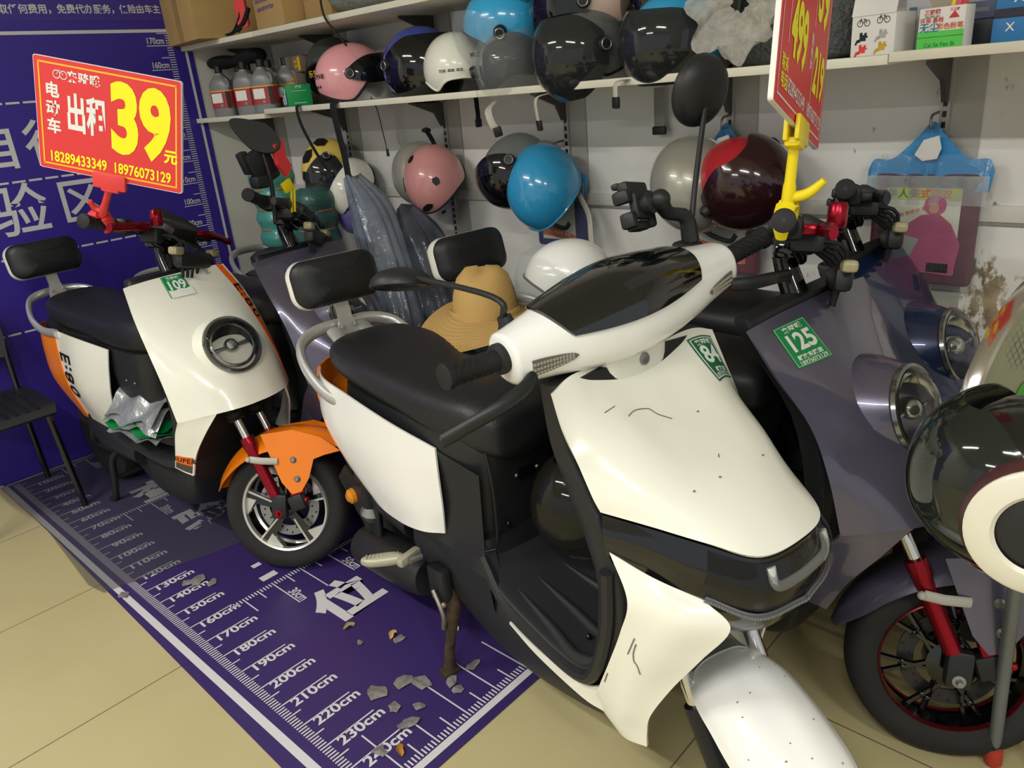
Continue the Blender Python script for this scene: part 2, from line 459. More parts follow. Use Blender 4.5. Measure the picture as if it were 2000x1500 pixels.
# scraps of torn sticker and dry leaves
peel = mat('torn_grey_vinyl', '807c78', 0.6, noise=0.35, nscale=60)
for i, (x, y, s) in enumerate([(0.215, -2.262, 0.05), (0.275, -2.29, 0.04), (0.3, -2.33, 0.045), (0.205, -2.335, 0.03), (0.25, -2.385, 0.028), (0.10, -2.415, 0.03), (0.195, -2.405, 0.036), (0.385, -2.345, 0.022), (0.345, -2.42, 0.024), (0.17, -1.39, 0.045), (0.14, -1.37, 0.03), (0.19, -1.44, 0.03), (-0.02, -1.26, 0.03), (-0.035, -2.36, 0.045), (-0.012, -2.44, 0.05), (0.305, -2.07, 0.018), (0.38, -2.15, 0.025), (0.43, -2.39, 0.03), (0.36, -2.385, 0.03)]):
    b = MB(); n = 9; pts = [V(s * (0.45 + 0.55 * random.random()) * cos(2 * pi * k / n), s * 0.7 * (0.4 + 0.6 * random.random()) * sin(2 * pi * k / n), 0.0015 + 0.004 * random.random()) for k in range(n)]
    b.add(pts + [V(0, 0, 0.006)], [[k, (k + 1) % n, n] for k in range(n)], 0, False)
    o = b.build('sticker_scrap', peel, None, 'small torn scrap of grey vinyl curling off the purple floor sticker', 'scrap', 'torn sticker scraps'); o.location = (x, y, 0.003); o.rotation_euler = (0, 0, random.random() * 6)
leaf = mat('dry_leaf', 'a07438', 0.7)
for lab, x, y, rz, c in (('curled brown dry leaf beside the 240cm mark', 0.128, -2.452, 1.0, 'a8742a'), ('pale dry leaf scrap just below the floor character', 0.327, -1.985, -0.2, '9a8660'), ('tiny yellow leaf crumb in the middle of the sticker', 0.378, -2.118, 0.5, 'c9a864'), ('cream leaf scrap by the white scooter footboard', 0.505, -2.24, 1.2, 'b7a888')):
    b = MB(); sf = Surf([[V(-0.016, 0, 0.004), V(0, 0.008, 0.009), V(0.016, 0.002, 0.006)], [V(-0.018, -0.004, 0.002), V(0, 0.0, 0.003), V(0.018, -0.006, 0.004)], [V(-0.012, -0.01, 0.006), V(0, -0.009, 0.009), V(0.01, -0.012, 0.002)]])
    sf.mesh(b, 8, 8, 0.0006); o = b.build('dry_leaf', mat('dry_leaf_' + c, c, 0.7), None, lab, 'leaf'); o.location = (x, y, 0.003); o.rotation_euler = (0, 0, rz)

# slotted uprights with brackets, shelf boards
up_m = mat('grey_upright_paint', 'aeaca4', 0.5); br_m = mat('grey_bracket_metal', '5c5a56', 0.5, 0.4)
shelf_m = mat('cream_shelf_board', 'dfdcc9', 0.55, noise=0.05, nscale=8)
names = ['in the corner behind the oil bottles', 'left of the yellow hanging helmet', 'behind the pink hanging helmet', 'behind the blue hanging helmet', 'behind the grey and red hanging helmets', 'above the maroon raincoat bag']
for k, y in enumerate([-0.03, -0.63, -1.275, -1.885, -2.50, -3.07]):
    t = thing('shelf_upright', 'white slotted steel shelf upright ' + names[k], 'shelf upright', (XW, y, 0), group='slotted shelf uprights')
    b = MB(); b.box((-0.008, 0, 1.15), (0.016, 0.022, 2.1)); b.box((-0.003, -0.045, 1.15), (0.006, 0.07, 2.1)); b.build('channel', up_m, t)
    b = MB()
    for i in range(82): b.box((-0.0165, 0, 0.2 + i * 0.025), (0.002, 0.009, 0.014))
    b.build('slot_column', black_s, t)
    for z in (1.3785 if k else 1.3615, 1.6725):
        b = MB(); b.prism([(0, 0), (-0.17, 0), (-0.17, -0.008), (-0.05, -0.05), (-0.02, -0.1), (0, -0.1)], 0.012, basis((-0.012, 0.006, z), X, Z)); b.build('bracket', br_m, t)
sb = [(0.03, -0.573, 1.372), (-0.575, -1.83, 1.389), (-1.832, -3.045, 1.389), (-3.047, -4.3, 1.393)]
for k, (a, c, z) in enumerate(sb):
    b = MB(); b.box((1.387, (a + c) / 2, z), (0.36, a - c, 0.02), b=0.0015)
    b.build('shelf_board', shelf_m, None, ['cream shelf board in the corner carrying the oil bottles', 'cream lower shelf board carrying the pink helmet', 'cream lower shelf board carrying the black visor helmets', 'cream lower shelf board carrying the chalk box'][k], 'shelf', 'lower shelf boards')
for k, (a, c) in enumerate([(0.03, -0.60), (-0.602, -1.84), (-1.842, -3.9)]):
    b = MB(); b.box((1.387, (a + c) / 2, 1.683), (0.36, a - c, 0.02), b=0.0015)
    b.build('shelf_board', shelf_m, None, ['cream upper shelf board under the left carton', 'cream upper shelf board under the foil wrap', 'cream upper shelf board above the blue helmets'][k], 'shelf', 'upper shelf boards')
# ---------------------------------------------------------------- scooters
def P(f, s, u): return Vector((s, f, u))


def steer_m(delta, tilt=0.0, A=(0, -0.04, 0.2), rake=25, lift=0.0):
    ax = Vector((0, -sin(radians(rake)), cos(radians(rake))))
    T = Matrix.Translation(Vector(A))
    return Matrix.Translation((0, 0, lift)) @ T @ Matrix.Rotation(radians(delta), 4, ax) @ T.inverted()


def wheel(t, K, y0, style, parent_name='front_wheel', r=0.205, w=0.05):
    c = V(0, y0, r); ax = (1, 0, 0)
    b = MB(); b.lathe([(r * 0.69, -w * .8), (r * .8, -w), (r * .91, -w), (r * .975, -w * .72), (r * .99, -w * .3), (r, 0), (r * .99, w * .3), (r * .975, w * .72), (r * .91, w), (r * .8, w), (r * .69, w * .8)], c, ax, 56)
    b.xf(K); b.build('front_tyre' if parent_name == 'front_wheel' else 'rear_tyre', tyre_m, t, auto=60)
    if style is None: return
    b = MB(); q = r * .69
    rimm = chrome if style == 'star' else black_g
    if style == 'star':
        b.lathe([(q, -w * .85), (q * 1.01, -w * .55), (q * .96, 0), (q * 1.01, w * .55), (q, w * .85)], c, ax, 56, 1)
        for sg in (1, -1): b.lathe([(q * .985, sg * w * .5), (q * 1.02, sg * w * .8), (q * .99, sg * w * .95), (q * .945, sg * w * .9), (q * .93, sg * w * .6), (q * .985, sg * w * .5)], c, ax, 64, 0)
        F = frame(ax, (0, 1, 0))
        for k in range(5):
            a = 2 * pi * k / 5 + 0.45
            Mk = Matrix.Translation(c + V(0.012, 0, 0)) @ (F @ Matrix.Rotation(a, 3, 'Z')).to_4x4()
            b.prism([(0.02, -0.016), (q * .96, -0.02), (q * .96, 0.012), (0.02, 0.013)], 0.02, Mk, 1)
            b.prism([(0.045, -0.004), (q * .95, -0.02), (q * .95, -0.027), (0.045, -0.009)], 0.0235, Mk, 0)
            b.prism([(q * .72, 0.0), (q * .945, -0.002), (q * .9, 0.062), (q * .85, 0.05)], 0.022, Mk, 0)
        b.lathe([(0.03, -0.035), (0.036, -0.02), (0.036, 0.03), (0.022, 0.036), (0.0, 0.036)], c, ax, 20, 1)
    else:
        b.lathe([(q, -w * .85), (q * 1.01, -w * .55), (q * .97, 0), (q * 1.01, w * .55), (q, w * .85)], c, ax, 56, 1)
        for sg in (1, -1): b.lathe([(q * .98, sg * w * .62), (q * 1.0, sg * w * .86), (q * .98, sg * w * .9), (q * .96, sg * w * .7), (q * .98, sg * w * .62)], c, ax, 64, 0)
        F = frame(ax, (0, 1, 0))
        for k in range(14):
            a = 2 * pi * k / 14; m = 0.36 * (1 if k % 2 else -1)
            p0 = c + F @ V(0.04 * cos(a), 0.04 * sin(a), 0.03); p1 = c + F @ V(q * .97 * cos(a + m), q * .97 * sin(a + m), 0.016)
            b.tube([p0, p1], 0.0065, 6, mi=1); b.ell(p0 + (p1 - p0) * .55, (0.008, 0.008, 0.008), 8, 6, mi=1)
        b.lathe([(0.04, -0.035), (0.05, -0.01), (0.05, 0.034), (0.03, 0.04), (0.0, 0.04)], c, ax, 20, 1)
    b.xf(K); b.build('wheel_rim', [mat('dark_red_rim_line', '6a1418', 0.3, 0.6) if style != 'star' else mat('machined_alloy', 'd2d0cb', 0.28, 0.75), black_g], t)
    b = MB(); b.lathe([(0.068, 0.004), (0.1, 0.004), (0.1, 0.008), (0.068, 0.008), (0.068, 0.004)], c, ax, 48)
    for k in range(30):
        a = 2 * pi * k / 30; rr = 0.077 + 0.015 * (k % 3) / 2
        p = c + frame(ax, (0, 1, 0)) @ V(rr * cos(a), rr * sin(a), 0.0085); b.lathe([(0.0, 0), (0.0034, 0)], p, ax, 8, 1)
    b.xf(K); b.build('brake_disc', [steel if style == 'star' else mat('shaded_steel_disc', '3d3b3a', .4, .7), black_s], t)  # laced wheels: shade around the wheel put into a darker disc colour


def grip_set(t, K, c, half, lever, up=0.0, right=True, left=True, sleeve=False):
    """bar, grips, levers, switch boxes around c = (f,u), along s"""
    f, u = c
    b = MB(); b.tube([P(f - .02, half - .1, u + up), P(f, .12, u - .01), P(f + .02, 0.05, u - .05), P(f + .02, -.05, u - .05), P(f, -.12, u - .01), P(f - .02, -half + .1, u + up)], 0.0115, 10, 4)
    b.xf(K); b.build('handlebar', black_g, t)
    for sg in ((1,) if right else ()) + ((-1,) if left else ()):
        a = P(f - .02, sg * (half - .12), u + up); e = P(f - .03, sg * half, u + up + .004)
        d = (e - a).normalized()
        b = MB(); b.tube([a, a + d * .004, a + d * .012, a + (e - a) * .5, e - d * .012, e - d * .01, e - d * .001, e], [.02, .022, .0165, .017, .017, .0205, .0205, .019], 18); b.lathe([(0, 0), (.0045, 0)], e + d * .0006, d, 10, 1)
        for k in range(6):
            q = a + (e - a) * (.2 + .11 * k); b.lathe([(.017, -.002), (.0185, 0), (.017, .002)], q, d, 18)
        b.xf(K); b.build('grip', [black_r, black_s], t)
        b = MB(); b.box(P(f - .012, sg * (half - .155), u + up), (.05, .045, .048), b=.012); b.box(P(f - .045, sg * (half - .15), u + up + .004), (.03, .012, .02), b=.004)
        b.xf(K); b.build('switch_box', black_p, t)
        if lever is not None:
            b = MB(); b.tube([P(f + .03, sg * (half - .2), u + up), P(f + .05, sg * (half - .17), u + up), P(f + .055, sg * (half - .09), u + up - .004), P(f + .045, sg * (half - .02), u + up - .012), P(f + .05, sg * (half + .005), u + up - .014)], [.006, .009, .008, .0075, .008], 10, 4, flat=1.6, up=(0, 1, 0)); b.box(P(f + .02, sg * (half - .2), u + up), (.045, .035, .022), b=.006)
            b.xf(K); b.build('brake_lever', lever, t)


def mirror_oval(t, K, base, elbow, c, n, up, hw, hh, m=None, name='mirror', steel_face=False):
    b = MB(); b.tube([base, elbow, Vector(c) - Vector(n).normalized() * .012], [.006, .0055, .005], 10, 6); b.tube([base - V(0, 0, .02), base], [.012, .009], 10)
    b.xf(K); st = b.build('mirror_stem', black_p, t)
    b = MB(); M = basis(c, Vector(up).cross(Vector(n)), up)
    for k, (r0, z0) in enumerate([(0, -.02)]): pass
    prof = [(0.0, -.024), (.35, -.0225), (.7, -.016), (.93, -.004), (1.0, .008), (1.0, .014), (.94, .014), (.93, .012), (0, .012)]
    n_ = 40; rings = [[M @ V(r * hw * cos(2 * pi * j / n_), r * hh * sin(2 * pi * j / n_), z) for j in range(n_)] for r, z in prof]
    b.loft(rings[:-1], False, False, 0); b.loft(rings[-2:], False, True, 1)
    b.xf(K); b.build(name, [black_p, chrome], t)


def tail(t, cf, dark):
    """seat, tail body, rack, floorboard, stand of the retro scooter type"""
    b = MB(); b.sloft([(-.40, 0, .735, .035, .02), (-.425, 0, .735, .085, .055), (-.52, 0, .735, .122, .075), (-.68, 0, .735, .135, .07), (-.85, 0, .742, .135, .062), (-1.0, 0, .755, .138, .055), (-1.12, 0, .765, .13, .052), (-1.2, 0, .77, .1, .042), (-1.235, 0, .77, .03, .015)], 'y', 32, 6, 2.7); b.build('seat', leather2, t)
    b = MB(); b.sloft([(.69, 0, -.62, .128, .17), (.6, 0, -.6, .128, .15), (.5, 0, -.6, .125, .14), (.38, 0, -.56, .13, .2)], 'z', 24, 3, 5); b.build('battery_box', black_p, t)
    b = MB(); 
    for q in (-.03, .03): b.ell(P(-.57 + q, .131, .585), (.004, .004, .004), 8, 6)
    b.build('box_screw', steel, t)
    # side panels and wrap round tail cover
    rows = []
    for u, fr, fb, hw in ((.70, -.66, -1.31, .152), (.6, -.69, -1.325, .16), (.48, -.735, -1.31, .158), (.335, -.78, -1.17, .12)):
        rows.append((u, fr, fb, hw))
    for sg in (1, -1):
        sf = Surf([[P(fr, sg * hw * .92, u + (.0 if i else -.012)), P(fr + (fb - fr) * .3, sg * hw * 1.06, u + .01), P(-1.05 if u > .4 else -1.06, sg * hw, u + .012)] for i, (u, fr, fb, hw) in enumerate(rows)])
        b = MB(); sf.mesh(b, 14, 18, .004, flip=sg); p = b.build('side_panel', cf['side'], t)
        if cf.get('e80') and sg > 0:
            b = MB(); sf.text(b, 'E:80', .075, (.80, .5), (0, 2.3), (5.5, -.0), lift=.0025, flip=1, bold=.015, sp=1.15, sx=1.5); b.build('model_lettering', black_s, p)
    rows2 = []
    for u, fr, fb, hw in rows:
        f0 = -1.05 if u > .4 else -1.06
        rows2.append([P(f0, hw, u + .012), P(f0 - (f0 - fb) * .6, hw * .93, u + .01), P(fb + .01, hw * .55, u), P(fb, 0, u), P(fb + .01, -hw * .55, u), P(f0 - (f0 - fb) * .6, -hw * .93, u + .01), P(f0, -hw, u + .012)])
    sf = Surf(rows2); b = MB(); sf.mesh(b, 36, 16, .004, flip=-1); b.build('tail_cover', cf['tail'], t)
    b = MB(); b.sloft([(.715, 0, -.98, .138, .30), (.64, 0, -1.0, .14, .28), (.4, 0, -.98, .11, .2)], 'z', 24, 2, 3.5); b.build('under_seat_frame', black_p, t)
    # rear wheel, swing arm, mudguard
    b = MB(); c = P(-1.22, 0, .2); b.lathe([(.12, -.04), (.16, -.05), (.19, -.045), (.203, -.02), (.205, 0), (.203, .02), (.19, .045), (.16, .05), (.12, .04), (0.03, .03), (0, .03)], c, (1, 0, 0), 44); b.lathe([(.12, -.04), (0.03, -.03), (0, -.03)], c, (1, 0, 0), 44); b.build('rear_tyre', tyre_m, t)
    b = MB(); b.tube([P(-.75, .085, .22), P(-1.22, .085, .2)], .018, 8); b.tube([P(-.75, -.085, .22), P(-1.22, -.085, .2)], .018, 8); b.tube([P(-1.12, .1, .24), P(-1.0, .11, .42)], .022, 10); b.tube([P(-1.12, -.1, .24), P(-1.0, -.11, .42)], .022, 10)
    b.build('swing_arm', black_p, t)
    b = MB(); b.sloft([(-.66, 0, .285, .155, .05), (-.8, 0, .30, .16, .06), (-1.0, 0, .30, .14, .06), (-1.25, 0, .36, .075, .02)], 'y', 24, 4, 3); b.build('rear_mudguard', dark, t)
    # floor board and belly
    b = MB(); b.sloft([(-.27, 0, .385, .17, .035), (-.34, 0, .35, .175, .028), (-.45, 0, .345, .178, .022), (-.6, 0, .35, .172, .022), (-.74, 0, .36, .16, .03)], 'y', 28, 4, 4)
    for s in (-.1, -.05, 0, .05, .1): b.tube([P(-.42, s, .368), P(-.46, s, .371), P(-.64, s, .376), P(-.68, s, .372)], .007, 8, 2)
    b.build('footboard', black_p, t)
    b = MB(); b.sloft([(-.25, 0, .34, .15, .05), (-.3, 0, .28, .155, .10), (-.45, 0, .235, .14, .10), (-.62, 0, .22, .125, .09), (-.8, 0, .24, .1, .06)], 'y', 24, 4, 3.5); b.build('belly_cover', black_p, t)
    b = MB()
    for s in (.115, -.115): b.tube([P(-.9, s * .7, .25), P(-.97, s, .19), P(-.985, s * 1.1, .09), P(-1.0, s * 1.2, .012), P(-1.03, s * 1.25, .008)], [.012, .013, .012, .013, .011], 10, 4)
    b.tube([P(-.985, .12, .1), P(-.985, -.12, .1)], .008, 8); b.build('centre_stand', black_p, t)
    if cf.get('rack', 1):
        b = MB(); b.tube([P(-1.02, .158, .705), P(-1.14, .158, .70), P(-1.24, .152, .73), P(-1.33, .115, .775), P(-1.375, .05, .79), P(-1.375, -.05, .79), P(-1.33, -.115, .775), P(-1.24, -.152, .73), P(-1.14, -.158, .70), P(-1.02, -.158, .705)], .017, 12, 5, flat=.62, up=(0, 0, 1)); r = b.build('grab_rail', silver, t)
    if cf.get('back'):
        backrest(t, cf['back'], .93, .79)
    # tail lamp
    b = MB(); b.box(P(-1.315, 0, .6), (.12, .03, .07), b=.012); b.build('tail_lamp', mat('dark_red_lens', '701015', .2, coat=.5), t)


def backrest(t, f, u, u0, w=.265, h=.135):
    b = MB(); b.prism([(-.034, 0), (.034, 0), (.02, .05), (.02, u - u0), (-.02, u - u0), (-.02, .05)], .012, basis(P(f + .03, 0, u0 - .012), (1, 0, 0), (0, -.25, 1)))
    for s in (-.02, .02): b.lathe([(0, .004), (.006, .004), (.007, 0)], P(f + .034, s, u0 + .012), (0, 1, 0), 10)
    b.build('backrest_post', silver, t)
    M = basis(P(f, 0, u), (1, 0, 0), (0, -.25, 1))
    prof = [(1.0, -.026, .9), (1.03, -.012, 1), (1.0, .006, 1), (.96, .026, 1), (.8, .04, 1), (.45, .046, 1)]
    rings = []
    for k, z, _ in prof:
        rings.append([M @ V(x * (k if k > .9 else k), y * (1 - (1 - k) * 1.15), -z + .014 * (abs(x) / (w / 2)) ** 2 * -1 * -1) for x, y in rpoly(w, h, .042, 6)])
    b = MB(); b.loft(rings[2:], False, True); c = b.build('backrest_cushion', leather2, t, auto=60)
    b = MB(); b.loft(rings[:3], True, False); b.build('backrest_shell', cream, t, auto=60)


def retro(name, label, W0, deg, cf):
    t = thing(name, label, 'scooter', (W0[0], W0[1], 0), radians(deg - 90), 'parked electric scooters')
    K = steer_m(cf['delta'])
    body = cf['body']
    # front shield
    if not cf.get('front', 1):
        tail(t, cf, black_p); return t, K
    wt = cf.get('wt', .19); w_ = [wt - .004, wt * .6 + .085, .197, .2, .2]; U = [.945, .86, .76, .665, .575]; FC = [-.345, -.255, -.15, -.06, -.012]; FE = [-.345, -.285, -.228, -.185, -.155]
    ts = [1, .86, .6, .3, 0, -.3, -.6, -.86, -1]
    kf = lambda t, i: (abs(t) ** (2.6 if i > 0 else 3.5))
    rows = [[P(FC[i] + (FE[i] - FC[i]) * kf(t_, i), w_[i] * t_, U[i] - .02 * (abs(t_) ** 4) * (i > 3) - .006 * abs(t_) ** 3) for t_ in ts] for i in range(5)]
    sf = Surf(rows); b = MB(); sf.mesh(b, 56, 36, .006, flip=-1)
    # legs of the shield either side of the wheel arch
    for sg in (1, -1):
        q = [[P(FC[4] + (FE[4] - FC[4]) * kf(t_, 4), sg * w_[4] * t_, U[4] - .02 * t_ ** 4 - .006 * t_ ** 3) for t_ in (1, .86, .62)],
             [P(-.19, sg * .201, .5), P(-.145, sg * .185, .5), P(-.095, sg * .155, .505)], [P(-.225, sg * .199, .43), P(-.185, sg * .19, .43), P(-.145, sg * .175, .43)], [P(-.27, sg * .192, .365), P(-.22, sg * .189, .36), P(-.18, sg * .182, .355)]]
        lg = Surf(q); lg.mesh(b, 10, 20, .006, flip=-sg)
        if sg > 0: leg = lg
    sh = b.build('front_shield', body, t, auto=50)
    if cf.get('e80'):
        for nm, m_, v0, v1 in (('leg_stripe', orange_d, .7, .84), ('leg_patch', mat('charcoal_decal', '45423c', .4), .84, .97)):
            b = MB(); leg.mesh(b, 8, 6, .0006, flip=-1, u0=.06, u1=.93, v0=v0, v1=v1, lift=.0012); q = b.build(nm, m_, sh)
        b = MB(); leg.text(b, 'SUPER', .026, (.5, .77), (15.5, 0), (0, -4.6), lift=.002, flip=-1, bold=.02, sp=1.1, sx=.95); b.build('leg_lettering', black_s, sh)
        b = MB(); sf.mesh(b, 10, 40, .0006, flip=-1, u0=.86, u1=.955, v0=0.0, v1=.99, lift=.0014); q = b.build('stripe_decal', orange_d, sh)
        b = MB(); sf.text(b, 'E:80', .05, (.907, .33), (0, 2.05), (3.0, 0), lift=.0022, flip=-1, bold=.015, sp=1.15, sx=1.45); b.build('stripe_lettering', black_s, sh)
        b = MB(); sf.text(b, '㊣', .018, (.735, .05), (2.8, 0), (0, -2.4), lift=.0015, flip=-1); b.build('badge', black_s, sh)
    for st in cf.get('sticker', ()):
        (u, v), num, rot, half = st[:4]; W2 = 2 * .178; L = .45
        cr_, sr_ = cos(rot), sin(rot)
        du = (cr_ / W2, -sr_ / L); dv = (-sr_ * -1 / W2 * -1, -cr_ / L)
        dv = (-sr_ / W2, -cr_ / L)
        b = MB(); wd, hg = st[4:6]
        def add(poly, m_, lift):
            b.add([sf.P(u + x * du[0] + y * dv[0], v + x * du[1] + y * dv[1]) - sf.N(u + x * du[0] + y * dv[0], v + x * du[1] + y * dv[1]) * lift for x, y in poly], [list(range(len(poly)))], m_, False)
        nx = 8
        def strip(w0, h0, m_, lift, y0=0):
            for k in range(nx): x0, x1 = -w0 / 2 + w0 * k / nx, -w0 / 2 + w0 * (k + 1) / nx; add([(x0, y0 - h0 / 2), (x1, y0 - h0 / 2), (x1, y0 + h0 / 2), (x0, y0 + h0 / 2)], m_, lift)
        strip(wd, hg, 0, .0012); strip(wd * .94, hg * .955, 1, .0015); strip(wd * .92, hg * .94, 0, .0018)
        a = dict(lift=.0024, flip=-1, mi=1)
        sf.text(b, num, hg * .56, (u + .02 * hg * dv[0], v + .02 * hg * dv[1]), du, dv, bold=.03, sx=.8 * wd / (.6 * hg) * (.75 if len(num) == 3 else 1.0), **a)
        sf.text(b, '来骑哦', hg * .14, (u + .36 * hg * dv[0], v + .36 * hg * dv[1]), du, dv, bold=.03, sx=1.1, sp=1.1, **a)
        if half:
            for k in range(4): add([(wd * (-.45 + .25 * k), -hg * (.16 + .05 * (k % 2))), (wd * (-.2 + .25 * k), -hg * (.16 + .05 * ((k + 1) % 2))), (wd * (-.2 + .25 * k), -hg * .52), (wd * (-.45 + .25 * k), -hg * .52)], 1, .003)
        else:
            sf.text(b, '解放东路店', hg * .115, (u - .31 * hg * dv[0], v - .31 * hg * dv[1]), du, dv, bold=.03, **a)
            sf.text(b, '18976073129', hg * .115, (u - .425 * hg * dv[0], v - .425 * hg * dv[1]), du, dv, bold=.015, sx=1.0, **a)
        b.build('number_sticker', [green_s, white_s], sh)
    # headlamp
    out = cf.get('lampout', .0); ax = cf.get('lampax', (0, .94, .34)); c = P(*cf.get('lampc', (-.158, 0, .74))); hr = cf.get('hr', 1.0); d = Vector(ax).normalized()
    b = MB(); b.lathe([(.124 * hr, -.04), (.114 * hr, -.012), (.1 * hr, .012 + out * .6), (.088, .03 + out)], c, ax, 40); b.build('lamp_housing', body, sh)
    b = MB(); b.lathe([(.088, .028), (.092, .034), (.09, .042), (.08, .044)], c + d * out, ax, 44, 0); b.lathe([(.08, .043), (.07, .02), (.05, -.0), (.0, -.008)], c + d * out, ax, 40, 1)
    b.lathe([(.058, .03), (.062, .033), (.066, .03)], c + d * out, ax, 40, 2); b.box(c + d * (out + .008), (.11, .02, .008), b=.003, mi=2); b.ell(c + d * (out + .012), (.022, .02, .022), 14, 8, mi=2)
    lm = b.build('headlamp', [mat('smoked_chrome_ring', '86898a', .15, .9), lamp_dk if cf.get('darklamp') else lamp_in, lamp_in], sh)
    b = MB(); b.lathe([(.084, .042), (.078, .052), (.055, .063), (.03, .068), (.0, .07)], c + d * out, ax, 40); b.build('lens', glass, lm)
    # black inner panel and wheel well
    b = MB(); b.sloft([(.957, 0, -.368, wt - .03, .02), (.93, 0, -.366, wt - .022, .024), (.76, 0, -.268, .172, .028), (.6, 0, -.225, .176, .03), (.5, 0, -.235, .176, .03), (.36, 0, -.29, .172, .04)], 'z', 28, 4, 6); b.build('inner_panel', black_p, t)
    # fork, mudguard, wheel
    wheel(t, K, 0, cf['rim'])
    for s in (.078, -.078):
        b = MB(); b.tube([P(-.21, s, .64), P(-.137, s, .495)], .023, 14)
        for k in range(9): q = P(-.21, s, .64).lerp(P(-.137, s, .495), k / 8); b.lathe([(.021, -.006), (.027, 0), (.021, .006)], q, (0, .447, -.894), 14)
        b.xf(K); fk = b.build('fork_boot', black_r, t)
        b = MB(); b.tube([P(-.155, s, .53), P(-.10, s, .425)], .013, 12); b.xf(K); b.build('fork_tube', chrome, t)
        b = MB(); b.tube([P(-.106, s, .437), P(-.1, s, .425), P(-.092, s, .41), P(-.086, s, .395), P(-.015, s, .255)], [.021, .022, .022, .019, .018], 16); b.xf(K); b.build('fork_slider', red_an, t)
        b = MB(); b.box(P(.0, s, .222), (.03, .05, .08), b=.008); b.lathe([(0, .03), (.006, .03), (.007, .018), (.013, .017), (.014, 0)], P(0, s, .2), (1 if s > 0 else -1, 0, 0), 14, 1); b.xf(K); b.build('axle_clamp', [black_p, red_an if cf['rim'] == 'star' else steel], t)
    b = MB(); b.box(P(.045, .07, .3), (.03, .05, .085), Matrix.Rotation(radians(22), 3, 'X'), .006); b.box(P(.055, .07, .235), (.034, .05, .05), Matrix.Rotation(radians(22), 3, 'X'), .006, mi=1); b.ell(P(.09, .088, .25), (.009, .009, .009), 10, 8, mi=0); b.xf(K); b.build('brake_caliper', [red_an, black_p], t)
    rows = []
    for a, r, hw, dr in ((30, .355, .012, .0), (38, .335, .05, .012), (52, .305, .075, .03), (72, .275, .086, .05), (95, .258, .088, .06), (115, .247, .087, .055), (135, .24, .082, .045), (155, .238, .068, .03), (170, .24, .03, .008)):
        a = radians(a); rows.append([P((r - dr * abs(x) ** 2.2) * cos(a), hw * x, .205 + (r - dr * abs(x) ** 2.2) * sin(a)) for x in (1, .8, .4, 0, -.4, -.8, -1)])
    b = MB(); fs = Surf(rows); fs.mesh(b, 18, 44, .003, flip=1)
    for sg in (1, -1):
        b.prism([(-.055, .45), (.05, .47), (.14, .45), (.2, .41), (.15, .395), (.115, .38), (.1, .32), (.075, .275), (.045, .265), (.012, .30)], .004, Matrix(((0, 0, sg, sg * .086), (1, 0, 0, 0), (0, 1, 0, 0), (0, 0, 0, 1))))
    b.xf(K); fd = b.build('front_mudguard', cf['fender'], t, auto=50)
    b = MB()
    for f, u in ((.05, .375), (.062, .315)): b.lathe([(0, .005), (.006, .005), (.008, .003), (.011, 0)], P(f, .091, u), (1, 0, 0), 12)
    b.xf(K); b.build('mudguard_bolt', steel, fd)
    b = MB(); b.tube([P(-.085, .1, .372), P(-.05, .104, .37), P(.0, .092, .368)], .011, 10, flat=.5, up=(0, 0, 1)); b.ell(P(-.09, .103, .372), (.009, .009, .009), 10, 8); b.xf(K); b.build('fork_band', mat('clear_plastic_band', 'b4b2a8', .4), t)
    # stem, bars
    b = MB(); b.tube([P(-.36, 0, .9), P(-.40, 0, .99), P(-.415, 0, 1.03)], [.03, .026, .022], 14); b.box(P(-.41, 0, 1.04), (.11, .05, .04), b=.012); b.xf(K); b.build('steering_stem', black_g, t)
    if cf.get('bars', 1):
        grip_set(t, K, (-.40, 1.075), cf.get('half', .34), cf.get('lever', red_an), sleeve=False)
        b = MB(); b.box(P(-.36, 0, 1.075), (.15, .08, .05), Matrix.Rotation(radians(-25), 3, 'X'), .015); b.box(P(-.385, 0, 1.103), (.11, .05, .004), Matrix.Rotation(radians(-25), 3, 'X'), .001, mi=1)
        for s in (-.09, .1): b.box(P(-.375, s, 1.055), (.05, .06, .045), b=.01)
        b.xf(K); b.build('instrument_pod', [black_p, grey_s], t)
        b = MB(); b.tube([P(-.33, .15, 1.08), P(-.33, .15, 1.085), P(-.33, .15, 1.12), P(-.33, .15, 1.126)], [.015, .018, .018, .015], 18); b.xf(K)
        if cf.get('lever', red_an) is red_an: b.build('fluid_reservoir', red_an, t)
        b = MB()
        for k in range(5):
            s = -.1 + .05 * k; b.tube([P(-.37, s, 1.06), P(-.30, s * .8, 1.0 + .01 * k), P(-.31, s * .5, .93)], .005, 6, 4)
        b.xf(K); b.build('control_cable', black_r, t)
        b = MB(); b.box(P(-.30, .0, .985), (.2, .035, .05), b=.012); b.box(P(-.295, .11, 1.01), (.05, .03, .025), b=.008, mi=1); b.box(P(-.295, -.11, 1.01), (.05, .03, .025), b=.008, mi=1); b.xf(K); b.build('indicator', [black_p, mat('yellowed_clear_lens', 'a9a07c', .3)], t)
    tail(t, cf, black_p)
    return t, K
